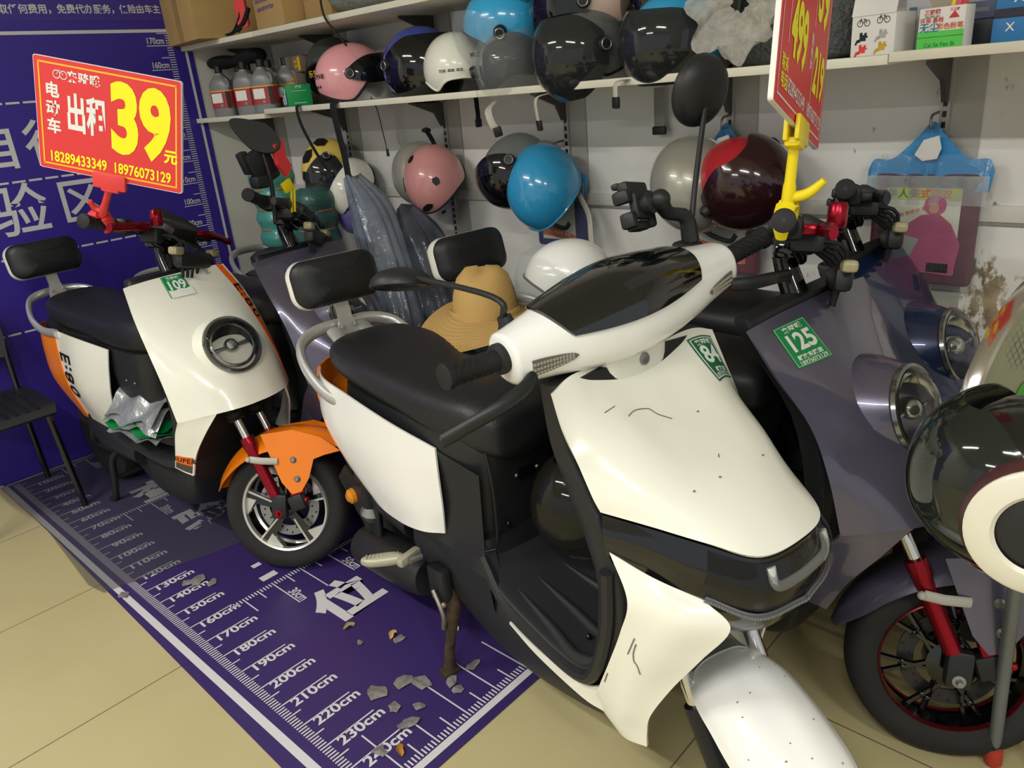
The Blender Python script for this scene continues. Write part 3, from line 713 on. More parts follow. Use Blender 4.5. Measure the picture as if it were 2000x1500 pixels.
# white scooter in front, own body type
def white_scooter(W0, deg):
    t = thing('electric_scooter', 'cream white electric scooter with number 84 sticker standing in front of all the others', 'scooter', (W0[0], W0[1], 0), radians(deg - 90), 'parked electric scooters')
    K = steer_m(-25, A=(0, .81, .2))
    # hood shaped upper shield
    def sym(r): return r + [P(p.y, -p.x, p.z) for p in r[-2::-1]]
    rows = [sym([P(.548, .203, .945), P(.54, .16, .958), P(.532, .11, .955), P(.53, .05, .945), P(.53, 0, .94)]),
            sym([P(.575, .208, .885), P(.575, .165, .905), P(.575, .115, .905), P(.578, .05, .895), P(.58, 0, .892)]),
            sym([P(.603, .207, .835), P(.625, .165, .852), P(.645, .115, .852), P(.655, .05, .842), P(.66, 0, .838)]),
            sym([P(.628, .204, .785), P(.69, .165, .795), P(.735, .118, .79), P(.77, .055, .78), P(.78, 0, .777)]),
            sym([P(.640, .200, .762), P(.715, .166, .752), P(.79, .128, .738), P(.855, .082, .722), P(.872, 0, .722)])]
    sf = Surf(rows); b = MB(); sf.mesh(b, 60, 44, .006, flip=-1); sh = b.build('upper_shield', cream, t, auto=50)
    # number sticker on its left side
    b = MB(); u0, v0 = .885, .235; W2, L = .40, .33
    ang = radians(4); du = (cos(ang) / W2, -sin(ang) / L); dv = (-sin(ang) / W2, -cos(ang) / L)
    def pt(x, y, l): u, v = u0 + x * du[0] + y * dv[0], v0 + x * du[1] + y * dv[1]; return sf.P(u, v) - sf.N(u, v) * l
    def strip(w0, h0, m_, l):
        for k in range(8):
            for i in range(6):
                x0, x1, y0, y1 = -w0 / 2 + w0 * k / 8, -w0 / 2 + w0 * (k + 1) / 8, -h0 / 2 + h0 * i / 6, -h0 / 2 + h0 * (i + 1) / 6
                b.add([pt(x0, y0, l), pt(x1, y0, l), pt(x1, y1, l), pt(x0, y1, l)], [[0, 1, 2, 3]], m_, False)
    gd = mat('dark_green_sticker', '1f5f3e', .5)
    strip(.066, .112, 0, .0012); strip(.060, .104, 1, .0016); strip(.055, .099, 0, .002)
    a = dict(lift=.0028, flip=-1, mi=1)
    for tx, y, sz, kx in (('84', .004, .062, dict(bold=.03, sx=.75)), ('来骑哦', .038, .0155, dict(bold=.03, sx=1.0)), ('解放店', -.034, .012, dict(bold=.03)), ('18976073129', -.045, .0115, dict(bold=.01, sx=.9))):
        sf.text(b, tx, sz, (u0 + y * dv[0], v0 + y * dv[1]), du, dv, **kx, **a)
    b.build('number_sticker', [gd, mat('pale_green_print', 'd5e3d6', .5)], sh)
    b = MB()
    for (u, v), pts in (((.3, .35), [(0, 0), (.02, .012), (.05, .008), (.06, -.01), (.085, -.03)]), ((.22, .3), [(0, 0), (.03, .01)]), ((.5, .62), [(0, 0), (.008, .004)])):
        b.tube([sf.P(u + x * 2, v - y * 2.2) - sf.N(u, v) * .0008 for x, y in pts], .0009, 5, 3)
    for u, v in ((.42, .68), (.62, .45), (.3, .72), (.68, .72)): b.ell(sf.P(u, v) - sf.N(u, v) * .0006, (.003, .0022, .0012), 8, 6)
    b.build('scratch_mark', mat('grey_scratch', '77746a', .7), sh)
    # rim trim of the shield, black band and nose
    lo = [P(.655, .207, .70), P(.715, .178, .682), P(.79, .146, .652), P(.858, .092, .625), P(.877, .0, .622)]
    edge = rows[-1][:5]
    rb = [sym([P(p.y, p.x * .985, p.z - .006) for p in edge]), sym([P(p.y * .5 + q.y * .5 + .003, p.x * .5 + q.x * .5 + .004, p.z * .5 + q.z * .5) for p, q in zip(edge, lo)]), sym(lo)]
    bs = Surf(rb); b = MB(); bs.mesh(b, 50, 14, .006, flip=-1)
    chin = [sym(lo), sym([P(.66, .19, .66), P(.71, .165, .635), P(.775, .128, .60), P(.848, .082, .585), P(.862, 0, .58)]), sym([P(.66, .15, .63), P(.70, .13, .60), P(.75, .1, .565), P(.81, .062, .545), P(.825, 0, .54)])]
    Surf(chin).mesh(b, 50, 12, .005, flip=-1); nb = b.build('nose_band', black_g, t, auto=50)
    ln = [sym([P(p.y + .004, p.x * 1.0 + .001, p.z - .012) for p in edge[2:]]), sym([P((p.y + q.y) / 2 + .016, (p.x + q.x) / 2 + .008, (p.z + q.z) / 2) for p, q in zip(edge[2:], lo[2:])]), sym([P(q.y + .006, q.x + .001, q.z + .006) for q in lo[2:]])]
    ls = Surf(ln); b = MB(); ls.mesh(b, 36, 12, .002, flip=-1); b.build('headlight_lens', mat('smoked_clear_lens', '14161a', .03, coat=.6, alpha=.32), nb)
    b = MB(); gm = mat('white_light_guide', 'c9ccc8', .35)
    for sg in (1, -1): b.tube([P(.866, sg * .07, .702), P(.874, sg * .069, .676), P(.878, sg * .05, .666), P(.880, 0, .664)], .0085, 10, 4, flat=.7)
    for sg in (1, -1): b.tube([P(.776, sg * .134, .722), P(.79, sg * .137, .69), P(.815, sg * .122, .665)], .005, 8, 4)
    b.build('light_guide', gm, nb)
    b = MB()
    for sg in (1, -1):
        q = [P(.80, sg * .142, .648), P(.862, sg * .094, .622), P(.884, sg * .002, .618)]
        b.tube(q, .006, 8, 6, flat=.6)
        for k in range(40):
            p = crl(q, k / 39); b.ell(p + V(sg * .002, .004, 0), (.0035, .0035, .0035), 6, 4, mi=0)
    b.build('reflector_strip', mat('ribbed_grey_reflector', '77787a', .3, .5), nb)
    # lower leg panels, both sides
    for sg in (1, -1):
        rws = [[P(.662, .206, .70), P(.73, .18, .672), P(.80, .142, .645)], [P(.705, .214, .635), P(.78, .185, .62), P(.838, .128, .605)], [P(.685, .212, .56), P(.745, .196, .545), P(.80, .15, .535)], [P(.648, .206, .47), P(.70, .198, .455), P(.752, .165, .455)],
               [P(.61, .198, .385), P(.665, .195, .37), P(.712, .175, .375)], [P(.592, .188, .335), P(.645, .19, .32), P(.70, .172, .325)], [P(.612, .178, .298), P(.652, .18, .285), P(.697, .17, .29)]]
        s2 = Surf([[V(sg * p.x, p.y, p.z) for p in r] for r in rws]); b = MB(); s2.mesh(b, 18, 44, .006, flip=-sg)
        w2 = Surf([[V(sg * .168, .31, .343), V(sg * .177, .41, .338), V(sg * .188, .55, .352), V(sg * .196, .61, .385)], [V(sg * .168, .31, .338), V(sg * .178, .41, .322), V(sg * .189, .55, .318), V(sg * .19, .61, .325)]])
        w2.mesh(b, 24, 6, .005, flip=-sg); pn = b.build('leg_panel', cream, t, auto=55)
        if sg > 0:
            b = MB()
            for pts in ([(.25, .34), (.27, .38), (.33, .41), (.4, .42), (.5, .45)], [(.2, .32), (.21, .4)], [(.05, .55), (.06, .6)]): b.tube([s2.P(u, v) - s2.N(u, v) * .0008 for u, v in pts], .0012, 5, 3)
            b.build('scratch_mark', MATS['grey_scratch'], pn)
    # inner leg shield and footboard ramp
    b = MB(); b.sloft([(.95, 0, .52, .196, .022), (.85, 0, .545, .2, .028), (.77, 0, .585, .2, .034), (.70, 0, .62, .2, .036), (.62, 0, .65, .203, .036), (.52, 0, .645, .2, .04)], 'z', 32, 4, 7); b.build('inner_shield', black_p, t)
    prof = [(.19, .455), (.205, .425), (.235, .41), (.3, .398), (.42, .386), (.52, .388), (.575, .41), (.615, .47), (.645, .55)]
    hw = [.137, .143, .153, .165, .178, .189, .196, .2, .202]
    rows = [[P(f, hw[i] * x, u - (.012 if abs(x) > .97 else 0)) for x in (1, .96, .6, 0, -.6, -.96, -1)] for i, (f, u) in enumerate(prof)]
    fl = Surf(rows); b = MB(); fl.mesh(b, 40, 40, .03, flip=-1)
    for x in (.2, .36, .52, .68, .84):
        q = [fl.P(x + (.5 - x) * .25, .36), fl.P(x + (.5 - x) * .15, .5), fl.P(x, .62), fl.P(x, .74), fl.P(x, .82)]; b.tube([p - V(0, 0, .004) for p in q], [.004, .015, .017, .015, .004], 10, 6, flat=.7)
    fb = b.build('footboard', mat('charcoal_rubber_mat', '26282a', .5), t, auto=50)
    b = MB(); b.tube([P(.19, .135, .43), P(.3, .163, .376), P(.45, .18, .364), P(.56, .194, .378), P(.61, .201, .43), P(.648, .206, .55), P(.655, .207, .66)], .013, 8, 5); b.tube([P(.19, -.135, .43), P(.3, -.163, .376), P(.45, -.18, .364), P(.56, -.194, .378), P(.61, -.201, .43), P(.648, -.206, .55), P(.655, -.207, .66)], .013, 8, 5); b.build('footboard_edge', black_p, t)
    b = MB()
    for f, s, u in ((.187, .06, .49), (.187, -.06, .49), (.5, .12, .392)): b.ell(P(f + .006, s, u), (.007, .007, .007), 12, 8); b.ell(P(f + .009, s, u + .002), (.003, .003, .003), 8, 6, mi=1)
    b.build('footboard_screw', [black_g, steel], fb)
    b = MB(); b.box(P(.598, .10, .53), (.012, .01, .05), Matrix.Rotation(.4, 3, 'Y'), b=.002); b.box(P(.588, .103, .555), (.024, .012, .012), b=.002); b.box(P(.578, .11, .545), (.01, .012, .022), b=.002); b.build('bag_hook', red_p, t)
    # under seat body
    b = MB(); b.sloft([(.705, 0, -.12, .135, .315), (.66, 0, -.12, .14, .322), (.56, 0, -.12, .136, .312), (.46, 0, -.125, .135, .31), (.40, 0, -.16, .14, .34)], 'z', 36, 4, 5); b.build('under_seat_body', black_p, t)
    b = MB(); b.sloft([(.47, 0, .155, .13, .04), (.42, 0, .16, .135, .045), (.38, 0, .165, .14, .05)], 'z', 24, 3, 5); b.build('step_riser', black_p, t)
    b = MB()
    for s in (.1, -.1): b.tube([P(.19, s, .69), P(.205, s, .6), P(.2, s * .98, .48), P(.18, s, .40)], .004, 6, 5)
    b.build('body_seam', black_r, t)
    b = MB(); b.box(P(.198, 0, .60), (.05, .004, .028), b=.004); b.ell(P(.201, .03, .602), (.005, .004, .005), 8, 6, mi=1); b.ell(P(.201, -.03, .602), (.005, .004, .005), 8, 6, mi=1); b.build('lock_plate', [black_g, steel], t)
    for sg in (1, -1):
        rws = [[P(.06, .146, .665), P(-.1, .168, .69), P(-.3, .176, .715), P(-.45, .165, .72), P(-.56, .12, .715)], [P(.065, .15, .60), P(-.1, .178, .60), P(-.28, .186, .60), P(-.45, .178, .60), P(-.59, .12, .60)],
               [P(.062, .148, .51), P(-.06, .176, .50), P(-.22, .182, .495), P(-.38, .17, .50), P(-.53, .115, .51)], [P(.045, .14, .435), P(-.02, .165, .425), P(-.12, .172, .415), P(-.25, .165, .42), P(-.42, .115, .44)]]
        s3 = Surf([[V(sg * p.x, p.y, p.z) for p in r] for r in rws]); b = MB(); s3.mesh(b, 36, 28, .005, flip=sg); b.build('side_panel', white_g, t, auto=50)
    b = MB(); s4 = Surf([[P(-.55, .125, .715), P(-.605, .06, .715), P(-.615, 0, .715), P(-.605, -.06, .715), P(-.55, -.125, .715)], [P(-.58, .124, .6), P(-.635, .06, .6), P(-.645, 0, .6), P(-.635, -.06, .6), P(-.58, -.124, .6)], [P(-.42, .12, .44), P(-.47, .06, .44), P(-.48, 0, .44), P(-.47, -.06, .44), P(-.42, -.12, .44)]])
    s4.mesh(b, 24, 18, .005, flip=-1); b.build('tail_cover', orange_g, t)  # orange reflection on the rounded rear, put into the cover's colour
    # seat
    b = MB(); b.sloft([(.235, 0, .70, .03, .015), (.215, 0, .712, .095, .055), (.15, 0, .725, .125, .075), (.03, 0, .73, .14, .07), (-.1, 0, .74, .145, .062), (-.25, 0, .752, .15, .056), (-.38, 0, .762, .145, .052), (-.47, 0, .767, .12, .044), (-.515, 0, .768, .06, .022)], 'y', 40, 8, 2.8); b.build('seat', leather, t, auto=60)
    # rack, backrest
    b = MB(); b.tube([P(-.34, .165, .672), P(-.42, .178, .69), P(-.52, .175, .735), P(-.585, .15, .775), P(-.615, .09, .795), P(-.62, 0, .798), P(-.615, -.09, .795), P(-.585, -.15, .775), P(-.52, -.175, .735), P(-.42, -.178, .69), P(-.34, -.165, .672)], .0185, 12, 6, flat=.7, up=(0, 0, 1))
    for sg in (1, -1): b.tube([P(-.59, sg * .045, .792), P(-.53, sg * .05, .77), P(-.47, sg * .06, .745)], .013, 10, 3, flat=1.6, up=(0, 0, 1))
    b.build('grab_rail', silver, t)
    backrest(t, -.605, .935, .79)
    # motor, wheel, stand, pedal
    b = MB(); b.lathe([(.12, -.045), (.16, -.055), (.19, -.05), (.204, -.02), (.206, 0), (.204, .02), (.19, .05), (.16, .055), (.12, .045), (.03, .03), (0, .03)], P(-.42, 0, .205), (1, 0, 0), 44); b.lathe([(.12, -.045), (.03, -.03), (0, -.03)], P(-.42, 0, .205), (1, 0, 0), 44); b.build('rear_tyre', tyre_m, t)
    b = MB(); b.tube([P(-.44, .115, .175), P(-.43, .115, .175), P(-.2, .11, .2), P(-.12, .105, .21)], [.05, .062, .06, .05], 18, 3); b.tube([P(-.4, .11, .25), P(-.36, .12, .45)], .026, 12); b.lathe([(.02, -.03), (.035, 0), (.02, .03)], P(-.385, .115, .31), (0, .2, 1), 14, 1); b.tube([P(-.44, -.1, .2), P(-.1, -.1, .22)], .03, 12); b.build('swing_arm', [black_p, steel], t)
    b = MB(); b.sloft([(-.2, 0, .33, .12, .05), (-.4, 0, .37, .125, .05), (-.6, 0, .40, .08, .02)], 'y', 24, 4, 3); b.prism([(-.33, .33), (-.5, .42), (-.56, .36), (-.4, .22), (-.34, .23)], .006, Matrix(((0, 0, 1, .118), (1, 0, 0, 0), (0, 1, 0, 0), (0, 0, 0, 1)))); b.build('rear_mudguard', black_p, t)
    b = MB(); b.lathe([(0, .02), (.012, .02), (.022, .012), (.024, 0)], P(-.475, .124, .33), (1, 0, 0), 18); b.build('side_reflector', amber, t)
    b = MB(); b.sloft([(.62, 0, .30, .165, .02), (.52, 0, .285, .16, .06), (.35, 0, .265, .15, .085), (.18, 0, .265, .135, .1), (.02, 0, .29, .12, .1), (-.15, 0, .33, .12, .08)], 'y', 24, 5, 3.6)
    for sg in (1, -1): b.add([P(.06, sg * .142, .66), P(.2, sg * .13, .64), P(.195, sg * .135, .4), P(.22, sg * .14, .3), P(.05, sg * .125, .3), P(-.05, sg * .135, .42)], [[0, 1, 2, 3, 4, 5]], 0, False)
    b.build('belly_cover', black_p, t)
    for s in (.15, -.15):
        b = MB(); b.tube([P(-.02, s * .75, .255), P(.01, s * .82, .2), P(.015, s * .92, .15), P(.005, s, .07), P(0, s * 1.02, .015)], [.017, .019, .015, .014, .018], 12, 5); b.box(P(.0, s * 1.03, .008), (.05, .035, .016), b=.006); b.build('centre_stand', rust, t)
    b = MB(); b.box(P(-.02, .135, .262), (.03, .07, .09), b=.008); b.ell(P(-.015, .156, .235), (.008, .008, .008), 10, 6, mi=1); b.ell(P(.02, .156, .225), (.008, .008, .008), 10, 6, mi=1); b.tube([P(-.02, .158, .25), P(.02, .162, .2), P(.01, .16, .15)], .006, 8, 4, mi=1); b.build('stand_bracket', [black_p, mat('greasy_steel', '8a8476', .45, .7)], t)
    b = MB(); b.box(P(-.06, .19, .345), (.07, .022, .024), Matrix.Rotation(.25, 3, 'Z'), .006); b.sloft([(.2, -.07, .345, .012, .010), (.215, -.08, .345, .021, .013), (.25, -.105, .343, .022, .013), (.275, -.122, .342, .017, .011), (.285, -.128, .342, .006, .006)], 'x', 16, 4, 3)
    for k in range(9): b.box(P(-.079 - .0055 * k, .208 + .008 * k, .356), (.003, .016, .003), Matrix.Rotation(-.6, 3, 'Z'), .001)
    b.lathe([(0, .016), (.009, .016), (.01, -.016)], P(-.035, .185, .35), (1, 0, 0), 12, 1); b.build('passenger_footrest', [mat('cast_aluminium', 'b4b19c', .5, .4), steel], t)
    # front fork, mudguard, wheel
    wheel(t, K, .83, None)
    for s in (.072, -.072):
        b = MB(); b.tube([P(.62, s, .66), P(.765, s, .345)], .0145, 14); b.xf(K); b.build('fork_tube', chrome, t)
        b = MB(); b.tube([P(.758, s, .36), P(.765, s, .345), P(.82, s, .22)], [.022, .023, .02], 14); b.box(P(.825, s, .2), (.035, .05, .06), b=.008); b.tube([P(.83, s, .205), P(.83, s * 1.75, .205)], .008, 10); b.xf(K); b.build('fork_slider', black_p, t)
    rows = []
    for a, r, hw, dr in ((22, .262, .03, .0), (32, .268, .07, .02), (48, .262, .088, .045), (66, .25, .092, .055), (84, .242, .09, .05), (100, .238, .086, .04), (116, .236, .07, .02)):
        a = radians(a); rows.append([P(.83 + (r - dr * abs(x) ** 3) * cos(a), hw * x, .205 + (r - dr * abs(x) ** 3) * sin(a)) for x in (1, .8, .4, 0, -.4, -.8, -1)])
    b = MB(); fs = Surf(rows); fs.mesh(b, 28, 40, .004, flip=1); b.xf(K); fd = b.build('front_mudguard', white_g, t, auto=50)
    b = MB()
    for k in range(22):
        u, v = random.random() * .8 + .1, random.random() * .7 + .15; b.ell(K @ (fs.P(u, v) + fs.N(u, v) * .0003), (.0012 + .0016 * random.random(), .0018, .0008), 6, 4)
    b.build('dirt_speck', mat('grey_dirt', '8d897c', .8), fd)
    b = MB(); rows = [[P(.83 + .245 * cos(radians(a)), .055 * x, .205 + (.245 - .02 * abs(x) ** 3) * sin(radians(a))) for x in (1, .6, 0, -.6, -1)] for a in (112, 130, 150, 165)]
    Surf(rows).mesh(b, 14, 16, .003); b.xf(K); b.build('inner_mudguard', mat('pale_grey_plastic', 'a4a9a4', .4), t)
    # handlebar cover with dash
    B = Matrix.Translation((0, .505, 1.033)) @ Matrix.Rotation(radians(-6), 4, 'Z') @ Matrix.Rotation(radians(7.2), 4, 'Y')
    st = [V(x, hd, hh) for x, hd, hh in ((.248, .040, .036), (.244, .046, .043), (.19, .058, .052), (.12, .076, .066), (.05, .087, .077), (0, .09, .080), (-.05, .087, .077), (-.12, .076, .066), (-.19, .058, .052), (-.244, .046, .043), (-.248, .040, .036))]
    sx_ = [s_.x for s_ in st]
    def cov(x, ang, lift=0.0):
        k = 0
        for q in range(len(sx_) - 1):
            if sx_[q] >= x >= sx_[q + 1]: k = (q + (sx_[q] - x) / (sx_[q] - sx_[q + 1])) / (len(sx_) - 1); break
        s_ = crl(st, k); ca, sa = cos(radians(ang)), sin(radians(ang)); e = 2 / 2.35
        return V(x, (s_.y + lift) * math.copysign(abs(ca) ** e, ca), (s_.z + lift) * math.copysign(abs(sa) ** e, sa) - .004)
    b = MB(); xs = [.248, .2465, .244] + [.24 - .48 * k / 40 for k in range(41)] + [-.244, -.2465, -.248]
    b.loft([[cov(x, 360 * j / 48) for j in range(48)] for x in xs]); b.xf(B); hc = b.build('handlebar_cover', white_g, t, auto=60)
    b = MB(); b.sloft([(.985, 0, .495, .085, .055), (.93, 0, .51, .078, .04), (.89, 0, .52, .074, .036)], 'z', 24, 3, 6); b.lathe([(0, .006), (.006, .006), (.011, .004), (.012, 0)], P(.549, -.01, .943), (0, .97, .2), 16, 1); b.build('neck_cover', [cream, steel], t)
    def patch(fn, nu, nv, lift, th, name, m, par, mi=0):
        b = MB(); G = [[fn(-1 + 2 * j / nu, -1 + 2 * i / nv) for j in range(nu + 1)] for i in range(nv + 1)]
        A_ = [[cov(x, a, lift) for x, a in r] for r in G]; Bk = [[cov(x, a, lift - th) for x, a in r] for r in G]
        w = nu + 1; o = w * (nv + 1); fs = []
        for i in range(nv):
            for j in range(nu): q = [i * w + j, i * w + j + 1, (i + 1) * w + j + 1, (i + 1) * w + j]; fs += [q, [o + k for k in q[::-1]]]
        for i in range(nv):
            for j in (0, nu): a, c_ = i * w + j, (i + 1) * w + j; fs.append([a, c_, o + c_, o + a])
        for j in range(nu):
            for i in (0, nv): a, c_ = i * w + j, i * w + j + 1; fs.append([a, c_, o + c_, o + a])
        b.add([p for r in A_ for p in r] + [p for r in Bk for p in r], fs); b.xf(B); return b.build(name, m, par, auto=50)
    def dash(a, c_):
        k = .5; u, v = a * sqrt(1 - k * c_ * c_ / 2), c_ * sqrt(1 - k * a * a / 2); return .158 * u + .014, 80 + 74 * v
    patch(dash, 48, 30, .006, .012, 'dash_display', mat('black_dash_glass', '0a0c0e', .08, coat=.8), hc)
    for sg in (1, -1):
        def ind(a, c_): x = .165 + .038 * a + .034; q = (a + 1) / 2; return sg * (x - .012), -14 + 17 * c_ * (q ** .6 * .9 + .02) + 6 * (1 - q)
        il = patch(ind, 14, 6, .003, .008, 'indicator_lens', mat('smoked_grey_lens', '5d5a53', .25), hc)
        b = MB()
        for k in range(13):
            q = .12 + .85 * k / 12
            for i in (-1, 0, 1):
                x, a = ind(2 * q - 1, .62 * i); b.box(cov(x, a, .0022), (.0045, .0025, .005), Matrix.Rotation(.5 * (1 if (k + i) % 2 else -1), 3, 'Y'))
        b.xf(B); b.build('lens_rib', mat('pale_lens_ribs', '9b978c', .3), il)
    for sg in (1, -1):
        a = V(sg * .246, 0, 0); e = V(sg * .362, .012, .016); d = (e - a).normalized()
        b = MB(); b.tube([a, a + d * .004, a + d * .014, a + d * .018, e - d * .014, e - d * .010, e - d * .001, e], [.024, .026, .026, .018, .0185, .0215, .0215, .02], 20)
        for k in range(6):
            for j in range(3):
                q0 = a + d * (.028 + .013 * k); an = 2.1 * j
                b.tube([q0 + V(0, .0185 * sin(an + x * .9), .0185 * cos(an + x * .9)) + d * (.014 * x) for x in (0, .5, 1, 1.5)], .0014, 5)
        b.xf(B); b.build('grip', black_r, t)
        b = MB(); b.tube([V(sg * .225, .045, -.03), V(sg * .26, .062, -.036), V(sg * .31, .066, -.044), V(sg * .36, .05, -.058), V(sg * .395, .036, -.07), V(sg * .402, .034, -.071)], [.008, .009, .0085, .008, .008, .006], 12, 5, flat=1.5, up=(0, 1, 0)); b.xf(B); b.build('brake_lever', black_p, t)
    # mirrors: near one turned flat, far one upright
    b = MB(); b.tube([P(.445, .2, 1.03), P(.44, .205, 1.055)], [.017, .012], 12); b.build('mirror_clamp', black_p, t)
    mirror_oval(t, Matrix(), P(.44, .205, 1.05), P(.415, .207, 1.085), P(.13, .21, 1.075), V(.25, .35, -.85), V(.1, 1, .3), .062, .062)
    mirror_oval(t, Matrix(), P(.485, -.215, 1.09), P(.47, -.25, 1.20), P(.46, -.285, 1.365), V(-.2, -.9, .3), V(.1, .25, 1), .060, .066)
    b = MB(); b.box(P(.48, -.215, 1.09), (.045, .05, .03), b=.01); b.build('mirror_clamp', black_p, t)
    # phone holder on a bent arm
    M = basis(P(.455, -.115, 1.185), (.93, .2, .16), (-.1, -.35, 1)) @ Matrix.Scale(.82, 4)
    b = MB(); b.box((0, 0, 0), (.068, .06, .022), b=.008); b.box((0, .04, .012), (.092, .03, .03), b=.008); b.box((0, .05, .03), (.088, .014, .02), b=.005)
    for sx in (-.045, .045): b.box((sx, .022, .016), (.022, .03, .042), b=.008); b.box((sx * .9, -.03, .012), (.024, .035, .036), b=.007)
    b.box((.0, -.042, .016), (.05, .02, .034), b=.006); b.lathe([(.024, 0), (.025, -.02), (.017, -.026), (.017, -.04), (0, -.042)], (0, 0, -.01), (0, 0, 1), 24)
    b.xf(M); b.build('phone_holder', black_p, t)
    b = MB(); b.tube([M @ V(0, 0, -.05), P(.47, -.17, 1.165), P(.48, -.21, 1.15), P(.485, -.218, 1.105)], [.011, .012, .013, .014], 10, 4, flat=1.3)
    b.ell(M @ V(0, 0, -.05), (.018, .018, .018), 14, 10); b.build('holder_arm', black_p, t)
    return t


white_scooter((.531, -2.379), -98.5)
oc = dict(body=cream, side=cream, tail=orange_g, fender=orange_g, rim='star', delta=36, e80=1, back=-1.36, darklamp=1, wt=.172, lampax=(0, .88, .47), lampc=(-.128, 0, .728), hr=.9, sticker=[((.45, .095), '109', -.04, 1, .062, .078)])
orange_t, KO = retro('electric_scooter', 'cream and orange electric scooter with number 109 sticker and orange front mudguard', (.43, -1.56), -86.5, oc)
pc = dict(body=purple_g, side=purple_g, tail=purple_g, fender=purple_g, rim='lace', delta=34, back=-1.46, lampout=.006, wt=.238, sticker=[((.275, .15), '125', -.03, 0, .07, .088)])
t125, K125 = retro('electric_scooter', 'slate purple electric scooter with number 125 sticker right of the white scooter', (.89, -3.37), -95.5, pc)
lc = dict(body=purple_g, side=navy_g, tail=navy_g, fender=purple_g, rim='lace', delta=42, half=.31, back=0, lampout=.006, lever=black_p)
tLP, KLP = retro('electric_scooter', 'slate purple electric scooter between the orange scooter and the white scooter backrest', (.84, -1.64), -85, lc)
bc = dict(body=navy_g, side=navy_g, tail=navy_g, fender=navy_g, rim='lace', delta=30, back=0, lampout=.006, lever=black_p)
tBL, KBL = retro('electric_scooter', 'dark blue electric scooter behind the purple scooter number 125 by the wall', (1.30, -3.34), -95, bc)
rc = dict(front=0, body=navy_g, side=navy_g, tail=navy_g, fender=navy_g, rim='lace', delta=0, back=0, lampout=.02, lever=black_p)
tR3, KR3 = retro('electric_scooter', 'navy scooter mostly hidden in the corner under the teal wrapped bundles', (1.29, -1.62), -85, rc)
# ---------------------------------------------------------------- helmets
def aim(c, front, up):
    f = Vector(front).normalized(); u = Vector(up); u = (u - f * u.dot(f)).normalized(); x = f.cross(u)
    M = Matrix((x, f, u)).transposed().to_4x4(); M.translation = Vector(c); return M


smoke = mat('dark_smoke_visor', '0c0d10', .08, coat=.4)
smoke2 = mat('grey_tinted_visor', '2a2d2f', .08, coat=.3, alpha=.82)
clear_v = mat('clear_visor', 'c0c8ca', .04, alpha=.10)


